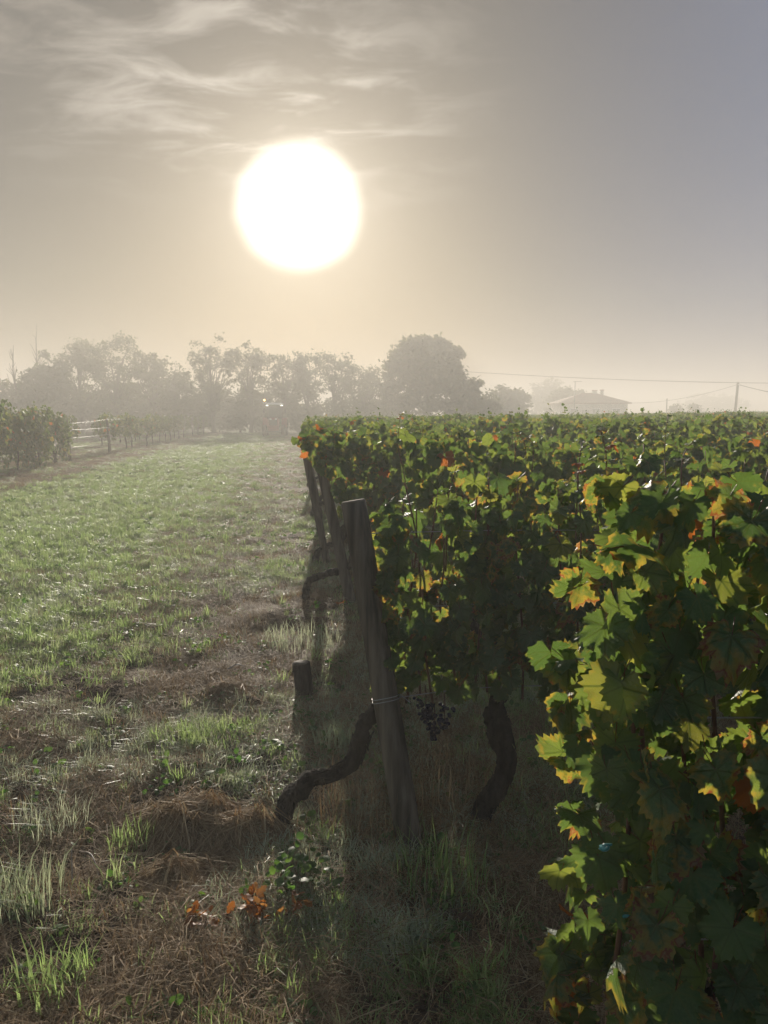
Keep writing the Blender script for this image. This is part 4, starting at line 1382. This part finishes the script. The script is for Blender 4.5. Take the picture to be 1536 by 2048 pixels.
def scatter(name, label, cat, protos, P, rot, scl, idx):
    """one object whose points carry copies of a few small clumps"""
    pc = bpy.data.collections.new(name + '_clumps')
    for k, me in enumerate(protos):
        o = bpy.data.objects.new('%s_clump_%02d' % (name, k), me)
        pc.objects.link(o)
    me = bpy.data.meshes.new(name)
    n = len(P)
    me.vertices.add(n); me.vertices.foreach_set('co', np.asarray(P, np.float32).ravel())
    a = me.attributes.new('rot', 'FLOAT_VECTOR', 'POINT'); a.data.foreach_set('vector', np.asarray(rot, np.float32).ravel())
    a = me.attributes.new('scl', 'FLOAT_VECTOR', 'POINT'); a.data.foreach_set('vector', np.asarray(scl, np.float32).ravel())
    a = me.attributes.new('pick', 'INT', 'POINT'); a.data.foreach_set('value', np.asarray(idx, np.int32))
    me.update()
    o = link(name, me); o['kind'] = 'stuff'; tag(o, label, cat)
    ng = bpy.data.node_groups.new(name + '_scatter', 'GeometryNodeTree')
    ng.interface.new_socket('Geometry', in_out='INPUT', socket_type='NodeSocketGeometry')
    ng.interface.new_socket('Geometry', in_out='OUTPUT', socket_type='NodeSocketGeometry')
    N, L = ng.nodes.new, ng.links.new
    gi, go = N('NodeGroupInput'), N('NodeGroupOutput')
    iop = N('GeometryNodeInstanceOnPoints'); ci = N('GeometryNodeCollectionInfo')
    ci.inputs['Collection'].default_value = pc
    ci.inputs['Separate Children'].default_value = True; ci.inputs['Reset Children'].default_value = True

    def attr(nm, t):
        q = N('GeometryNodeInputNamedAttribute'); q.data_type = t; q.inputs['Name'].default_value = nm
        return next(s for s in q.outputs if s.enabled and s.name == 'Attribute')
    e2r = N('FunctionNodeEulerToRotation'); L(attr('rot', 'FLOAT_VECTOR'), e2r.inputs[0])
    L(gi.outputs[0], iop.inputs['Points']); L(ci.outputs[0], iop.inputs['Instance'])
    iop.inputs['Pick Instance'].default_value = True
    L(attr('pick', 'INT'), iop.inputs['Instance Index']); L(e2r.outputs[0], iop.inputs['Rotation']); L(attr('scl', 'FLOAT_VECTOR'), iop.inputs['Scale'])
    L(iop.outputs[0], go.inputs[0])
    md = o.modifiers.new('scatter', 'NODES'); md.node_group = ng
    return o


def sample_area(r, n, ymin, ymax, pw=0.0, margin=0.4, xlim=(-40, 12)):
    """points over the wedge of ground the camera looks at, denser close by"""
    y = np.exp(r.uniform(math.log(ymin), math.log(ymax), n)) if pw == 0 else (r.uniform(ymin ** pw, ymax ** pw, n)) ** (1 / pw)
    half = 0.52 * y + margin + 0.25
    x = r.uniform(-1, 1, n) * half
    k = (x > xlim[0]) & (x < xlim[1])
    # little is seen of the ground inside the vine block far off
    k &= ~((x + 0.1 * y > 2.2) & (y > 6.0))
    return x[k], y[k]


G = np.random.default_rng(3)
grass_protos = [mesh_np('tuft', *blade_tuft(500 + k, n, h, sp, w, ln), [M_GRASS]) for k, (n, h, sp, w, ln) in enumerate(
    [(40, 0.065, 0.06, 0.0018, 1.0), (34, 0.085, 0.05, 0.0020, 0.9), (46, 0.05, 0.08, 0.0017, 1.3), (36, 0.045, 0.07, 0.0019, 1.5), (22, 0.10, 0.03, 0.0024, 0.6)])]
dew_protos = [mesh_np('tuft', *blade_tuft(520 + k, n, h, sp, w, ln), [M_DEW]) for k, (n, h, sp, w, ln) in enumerate([(52, 0.065, 0.07, 0.0016, 1.2), (46, 0.09, 0.05, 0.0017, 1.0), (50, 0.045, 0.09, 0.0015, 1.5)])]
straw_protos = [mesh_np('tuft', *blade_tuft(540 + k, n, h, sp, w, ln, fl), [M_STRAW]) for k, (n, h, sp, w, ln, fl) in enumerate(
    [(34, 0.15, 0.09, 0.0016, 0.8, True), (28, 0.22, 0.10, 0.0017, 0.8, True), (36, 0.10, 0.07, 0.0015, 1.2, False), (40, 0.09, 0.08, 0.0015, 0.8, True)])]
weed_protos = [mesh_np('tuft', *weed_tuft(560 + k, n, sp, s), [M_WEED]) for k, (n, sp, s) in enumerate([(14, 0.05, 0.022), (22, 0.07, 0.018), (9, 0.04, 0.030)])]
clod_protos = [clod_mesh(580 + k, M_CLOD) for k in range(4)]


def place(x, y, smin, smax, nproto, far_grow=0.045, zk=1.0, flat=False):
    n = len(x)
    z = ground_z(x, y) - 0.004
    s = G.uniform(smin, smax, n) * (1 + far_grow * np.clip(y - 3, 0, 60))
    rot = np.stack([G.normal(0, 0.12, n), G.normal(0, 0.12, n), G.uniform(0, 6.28, n)], -1)
    scl = np.stack([s, s, s * zk / (1 + 0.6 * far_grow * np.clip(y - 3, 0, 60))], -1)
    return np.stack([x, y, z], -1), rot, scl, G.integers(0, nproto, n)


# green grass
x, y = sample_area(G, 76000, 1.3, 75)
g = green_mask(x, y); k = G.uniform(size=len(x)) < np.clip(g * 0.95 + 0.035, 0, 1)
scatter('grass', 'short green grass over the track and in patches between bare soil', 'grass', grass_protos, *place(x[k], y[k], 0.6, 1.3, len(grass_protos)))
# dew-grey grass
x, y = sample_area(G, 52000, 1.3, 60)
s_ = straw_mask(x, y); g = green_mask(x, y); d_ = sstep(0.44, 0.56, fbm(x * 0.9 + 7, y * 0.8, 55, 3))
d_ = d_ * (1 - 0.75 * sstep(-6.2, -5.4, x + 0.12 * y) * (1 - sstep(-2.6, -1.6, x + 0.12 * y)) * sstep(5, 9, y))
k = G.uniform(size=len(x)) < np.clip(0.70 * d_ * (0.35 + np.maximum(s_ * 0.8, g * 0.8)), 0, 1)
scatter('dewy_grass', 'pale grass silvered with dew beside the vines', 'grass', dew_protos, *place(x[k], y[k], 0.6, 1.25, len(dew_protos)))
# dry straw
x, y = sample_area(G, 64000, 1.3, 70)
s_ = straw_mask(x, y); k = G.uniform(size=len(x)) < np.clip(s_ * 0.9 + 0.10 * (y < 8), 0, 1)
scatter('dry_grass', 'brown dry mown grass lying on the soil', 'dry grass', straw_protos, *place(x[k], y[k], 0.6, 1.2, len(straw_protos), 0.05))
# weeds
x, y = sample_area(G, 9000, 1.3, 30)
k = G.uniform(size=len(x)) < 0.10 + 0.30 * sstep(0.5, 0.65, fbm(x * 1.1 + 2, y * 1.1, 77, 3))
scatter('weeds', 'low broad-leaved weeds among the grass', 'weeds', weed_protos, *place(x[k], y[k], 0.6, 1.2, len(weed_protos)))
# clods
x, y = sample_area(G, 9000, 1.3, 12)
k = (G.uniform(size=len(x)) < (1 - green_mask(x, y)) * 0.8)
P, rot, scl, idx = place(x[k], y[k], 0.008, 0.042, 4, 0.0)
scatter('soil_clods', 'crumbly dark clods of soil', 'soil', clod_protos, P, rot, scl, idx)

# ------------------------------------------------------------------ single things on the near ground
def tuft_thing(label, px, py, mat, n, h, spread, width, lean, seed, cat='grass', name='grass_tuft', group=None, flat=False):
    p = gpt(px, py); p.z = gz(p.x, p.y) - 0.005
    o = link(name, mesh_np(name, *blade_tuft(seed, n, h, spread, width, lean, flat), [mat]), None, p)
    o['kind'] = 'thing'
    return tag(o, label, cat, group)


GT = 'standing grass tufts'
tuft_thing('pale dewy grass tuft just behind the crooked trunk', 672, 1510, M_DEW, 170, 0.20, 0.11, 0.0022, 0.6, 1, group=GT)
tuft_thing('rounded dewy grass tuft left of the straw heap', 105, 1655, M_DEW, 190, 0.17, 0.14, 0.002, 0.8, 2, group=GT)
tuft_thing('tall dewy grass tuft at the lower picture edge', 40, 1815, M_DEW, 200, 0.20, 0.14, 0.0022, 0.7, 3, group=GT)
tuft_thing('bright green grass tuft in the bottom corner', 110, 1990, M_GRASS, 150, 0.15, 0.10, 0.0026, 0.6, 4, group=GT)
tuft_thing('fine green grass tuft behind the straw heap', 395, 1500, M_GRASS, 120, 0.13, 0.08, 0.002, 0.5, 5, group=GT)
tuft_thing('green grass tuft between soil and straw heap', 262, 1690, M_GRASS, 110, 0.12, 0.09, 0.0022, 0.6, 6, group=GT)
tuft_thing('shaded green grass tuft before the leaning post', 880, 1790, M_GRASS, 170, 0.22, 0.16, 0.0022, 0.5, 7, group=GT)
tuft_thing('yellowish grass tuft below the orange dead leaves', 650, 1890, M_GRASS, 190, 0.13, 0.16, 0.002, 0.8, 8, group=GT)
tuft_thing('pale dewy grass bank beyond the cut stump', 600, 1290, M_DEW, 260, 0.20, 0.30, 0.0026, 0.6, 9, group=GT)
tuft_thing('tall dry grass standing round the post foot', 770, 1650, M_STRAW, 260, 0.26, 0.26, 0.0014, 0.4, 10, 'dry grass', 'dry_grass_tuft', GT)
tuft_thing('dry grass standing behind the straight dark trunk', 920, 1600, M_STRAW, 260, 0.24, 0.26, 0.0014, 0.5, 11, 'dry grass', 'dry_grass_tuft', GT)


def straw_heap(label, px, py, w, d, h, n, seed, mat=M_STRAW, lng=(0.10, 0.28)):
    """mound of cut dry stalks: strands laid over a heap"""
    r = np.random.default_rng(seed)
    p = gpt(px, py); p.z = gz(p.x, p.y) - 0.01
    V, T, off = [], [], 0
    pk = [(r.normal(0, 0.4) * w, r.normal(0, 0.4) * d, r.uniform(0.35, 1.0) * h, r.uniform(0.3, 0.65)) for q in range(6)]

    def hz(x, y):
        nn = 0.25 + 1.5 * float(vnoise(np.array([x * 11 + seed * 5]), np.array([y * 11]), seed)[0]) * (0.5 + float(vnoise(np.array([x * 31]), np.array([y * 31 + seed]), seed)[0]))
        return nn * max(hh * math.exp(-((x - cx) / (w * ww)) ** 2 - ((y - cy) / (d * ww)) ** 2) for cx, cy, hh, ww in pk)
    for k in range(n):
        x, y = r.normal(0, 0.55) * w, r.normal(0, 0.55) * d
        L = r.uniform(*lng)
        ang = r.uniform(0, 6.28) if r.uniform() < 0.6 else math.atan2(y, x) + r.normal(0, 0.5)
        dx, dy = math.cos(ang) * L / 2, math.sin(ang) * L / 2
        wv = r.uniform(0.0009, 0.0026)
        lift = r.uniform(-0.01, 0.025) * (1 + h * 4)
        p0 = np.array((x - dx, y - dy, hz(x - dx, y - dy) + max(0.002, lift + r.normal(0, 0.012))))
        p2 = np.array((x + dx, y + dy, hz(x + dx, y + dy) + max(0.002, lift + r.normal(0, 0.012))))
        p1 = np.array((x, y, hz(x, y) * 0.5 + 0.25 * (p0[2] + p2[2]) + r.uniform(0, 0.02))) + r.normal(0, 0.008, 3)
        sd = np.array((-dy, dx, 0.0)) / (L / 2) * wv + np.array((0, 0, 0.0005))
        V += [p0 - sd, p0 + sd, p1 - sd, p1 + sd, p2]
        T += [(off, off + 1, off + 3), (off, off + 3, off + 2), (off + 2, off + 3, off + 4)]; off += 5
    for k in range(int(n * 0.07 * (h > 0.135))):
        cx, cy, hh, ww = pk[0]
        a = r.uniform(0, 6.28); wv = 0.0012
        p0 = np.array((cx + r.normal(0, .05), cy + r.normal(0, .05), hh * 0.5)); p2 = np.array((cx + r.normal(0, .03), cy + r.normal(0, .03), hh * r.uniform(1.0, 2.0)))
        p1 = (p0 + p2) / 2 + r.normal(0, 0.01, 3); sd = np.array((math.cos(a), math.sin(a), 0)) * wv
        V += [p0 - sd, p0 + sd, p1 - sd, p1 + sd, p2]
        T += [(off, off + 1, off + 3), (off, off + 3, off + 2), (off + 2, off + 3, off + 4)]; off += 5
    root = thing('straw_heap', label, 'straw heap', p, 0, 'heaps of dry cut grass')
    s = link('strands', mesh_np('strands', np.array(V), np.array(T), [mat]), root); s['kind'] = 'stuff'
    # earth under the stalks
    m = 26
    gx, gy = np.meshgrid(np.linspace(-1.6 * w, 1.6 * w, m), np.linspace(-1.6 * d, 1.6 * d, m))
    z = np.array([hz(a_, b_) for a_, b_ in zip(gx.ravel(), gy.ravel())])
    wx, wy = gx.ravel() + p.x, gy.ravel() + p.y
    z = z * (0.72 + 0.3 * fbm(gx.ravel() * 16, gy.ravel() * 16, seed, 3)) - 0.02 + ground_z(wx, wy) - p.z
    i = (np.arange(m - 1)[:, None] * m + np.arange(m - 1)[None, :]).reshape(-1)
    link('core', mesh_np('core', np.stack([gx.ravel(), gy.ravel(), z], -1), np.stack([i, i + 1, i + m + 1, i + m], -1), [M_CLOD], smooth=True), root)


straw_heap('tall pointed heap of brown dry grass left of the crooked trunk', 380, 1650, 0.25, 0.20, 0.14, 2600, 1)
straw_heap('low spread of brown dry grass in front of the pointed heap', 330, 1760, 0.30, 0.20, 0.07, 1700, 2)
straw_heap('dark mound of dry roots and soil by the cut stump', 455, 1390, 0.20, 0.14, 0.10, 700, 3)
straw_heap('flat dry grass mat below the crooked trunk foot', 500, 1680, 0.24, 0.10, 0.08, 1400, 4)
straw_heap('small brown mound of soil and dry grass at the picture edge', 40, 1500, 0.24, 0.14, 0.06, 700, 5)


def stump():
    p = gpt(612, 1395); p.z = gz(p.x, p.y)
    t = at(602, 1326, p.y)
    root = thing('cut_stump', 'short cut wooden stump standing in the grass behind the leaning post', 'stump', p)
    d = t - p
    V, T = tube(np.array([(0, 0, -0.08), tuple(d * 0.4), tuple(d)]), [0.058, 0.05, 0.052], 10, 0.09, 4)
    link('shaft', mesh_np('shaft', V, T, [M_BARK]), root)
    V, T = tube(np.array([tuple(d), tuple(d + Vector((0, 0, 0.006)))]), [0.046, 0.042], 10, 0.05, 4)
    link('cut_face', mesh_np('cut_face', V, T, [M_WOOD]), root)


stump()


def oak_leaf(seed, s):
    r = np.random.default_rng(seed)
    prof = [(0.0, 0.05), (0.15, 0.22), (0.25, 0.16), (0.42, 0.36), (0.52, 0.24), (0.70, 0.34), (0.80, 0.2), (0.92, 0.16), (1.0, 0.0)]
    V, T = [], []
    for k, (t, w) in enumerate(prof):
        z = -0.25 * t * t + 0.06 * math.sin(5 * t + seed)
        V += [(-w, t, z + 0.5 * w * 0.4), (0, t, z), (w, t, z + 0.5 * w * 0.4)]
        if k:
            i = 3 * k
            T += [(i - 3, i - 2, i + 1), (i - 3, i + 1, i), (i - 2, i - 1, i + 2), (i - 2, i + 2, i + 1)]
    return mesh_np('dead_leaf', np.array(V) * s, np.array(T), [M_DEAD], smooth=True)


OAK = [oak_leaf(k, 1.0) for k in range(4)]


def dead_sprig(label, px, py, w, h, n, seed):
    r = np.random.default_rng(seed)
    p = gpt(px, py); p.z = gz(p.x, p.y)
    root = thing('dead_sprig', label, 'dead branch', p, 0, 'dead leafy branches on the ground')
    tips = []
    for k in range(4):
        e = np.array((r.uniform(-w, w), r.uniform(-w, w) * 0.5, h * r.uniform(0.5, 1.0)))
        path = smooth_path([(r.normal(0, 0.02), r.normal(0, 0.02), -0.01), e * 0.5 + r.normal(0, 0.015, 3), e], 4)
        link('twig', mesh_np('twig', *tube(path, [0.004, 0.003, 0.0015], 5), [M_CANE], smooth=True), root)
        tips.append(path)
    for k in range(n):
        path = tips[r.integers(4)]
        q = path[r.integers(len(path) // 3, len(path))]
        o = link('dead_leaf', OAK[r.integers(4)], root, q + r.normal(0, 0.012, 3), (r.uniform(-0.6, 1.4), r.normal(0, 0.7), r.uniform(0, 6.28)), r.uniform(0.024, 0.044))


dead_sprig('orange dead oak leaves on a twig left of the larger orange spray', 415, 1875, 0.08, 0.08, 34, 1)
dead_sprig('larger upright spray of orange dead oak leaves by the green weed', 535, 1870, 0.12, 0.15, 70, 2)


def green_weed():
    p = gpt(600, 1800); p.z = gz(p.x, p.y)
    root = thing('green_weed', 'leafy green clover-like weed behind the orange dead leaves', 'weed', p)
    r = np.random.default_rng(4)
    lm = [mesh_np('leaflet', *weed_tuft(700 + k, 3, 0.012, 0.026), [M_WEED], smooth=True) for k in range(4)]
    for k in range(26):
        a = r.uniform(0, 6.28); q = 0.13 * math.sqrt(r.uniform()); hh = r.uniform(0.03, 0.14)
        e = np.array((q * math.cos(a), q * math.sin(a), hh))
        link('stem', mesh_np('stem', *tube(smooth_path([(e[0] * .3, e[1] * .3, -0.01), e * 0.6, e], 2), 0.0011, 4), [M_WEED]), root)
        link('leaflet', lm[r.integers(4)], root, e - np.array((0, 0, 0.03)), (0, 0, r.uniform(0, 6.28)), r.uniform(0.8, 1.3))


green_weed()


def fallen_leaf(label, px, py, seed, s=0.06):
    p = gpt(px, py); p.z = gz(p.x, p.y) + 0.02
    o = link('fallen_leaf', LEAVES[seed % len(LEAVES)].copy(), None, p, (R(25), R(-12), seed * 1.3), s)
    o.data.materials[0] = M_DEAD
    tag(o, label, 'leaf', 'fallen vine leaves')


fallen_leaf('brown fallen vine leaf by the foot of the leaning post', 852, 1625, 2)
fallen_leaf('small brown fallen leaf in the dry grass behind the post', 880, 1540, 5, 0.05)
fallen_leaf('orange fallen leaf lying in the fourth row soil', 682, 1215, 3, 0.07)


def stick(label, pts, rad=0.003):
    P = []
    for (px, py, dz) in pts:
        q = gpt(px, py); P.append((q.x, q.y, gz(q.x, q.y) + dz))
    o = link('dry_stick', mesh_np('dry_stick', *tube(smooth_path(P, 4), [rad, rad, rad * 0.6], 6, 0.08, 3), [M_TWIG], smooth=True))
    tag(o, label, 'stick', 'dry sticks on the soil')


stick('pale upright dry stalk on the near soil', [(146, 1788, 0.0), (146, 1775, 0.06), (147, 1770, 0.13)], 0.0028)
stick('pale bent dry stalk lying beside the upright one', [(142, 1786, 0.01), (162, 1790, 0.012), (180, 1792, 0.008)], 0.0022)
stick('long pale dry stick across the straw near the upright stalk', [(160, 1710, 0.03), (185, 1735, 0.045), (202, 1768, 0.02)], 0.0025)
stick('thin dark stick lying on bare soil behind the green tuft', [(222, 1512, 0.02), (250, 1517, 0.03), (290, 1542, 0.015)], 0.003)
stick('pale twig on the dark mound by the stump', [(456, 1368, 0.10), (475, 1364, 0.12), (492, 1362, 0.10)], 0.004)

# ------------------------------------------------------------------ mist
def haze():
    x0, x1, y0, y1, z0, z1 = -350, 350, -70, 570, -1.5, 10.9
    bm = bmesh.new(); bmesh.ops.create_cube(bm, size=1)
    for v in bm.verts:
        v.co = Vector((x0 + (v.co.x + .5) * (x1 - x0), y0 + (v.co.y + .5) * (y1 - y0), z0 + (v.co.z + .5) * (z1 - z0)))
    me = bpy.data.meshes.new('haze'); bm.to_mesh(me); bm.free()
    m = bpy.data.materials.new('mist'); m.use_nodes = True
    nt = m.node_tree; nt.nodes.clear()
    out = nt.nodes.new('ShaderNodeOutputMaterial'); pv = nt.nodes.new('ShaderNodeVolumePrincipled')
    pv.inputs['Color'].default_value = (0.79, 0.75, 0.69, 1)
    pv.inputs['Density'].default_value = HAZE_DENSITY
    pv.inputs['Anisotropy'].default_value = 0.20
    nt.links.new(pv.outputs[0], out.inputs['Volume'])
    m.cycles.homogeneous_volume = True
    me.materials.append(m)
    o = link('haze', me); o['kind'] = 'stuff'
    tag(o, 'pale morning mist lying over the vineyard', 'mist')


haze()
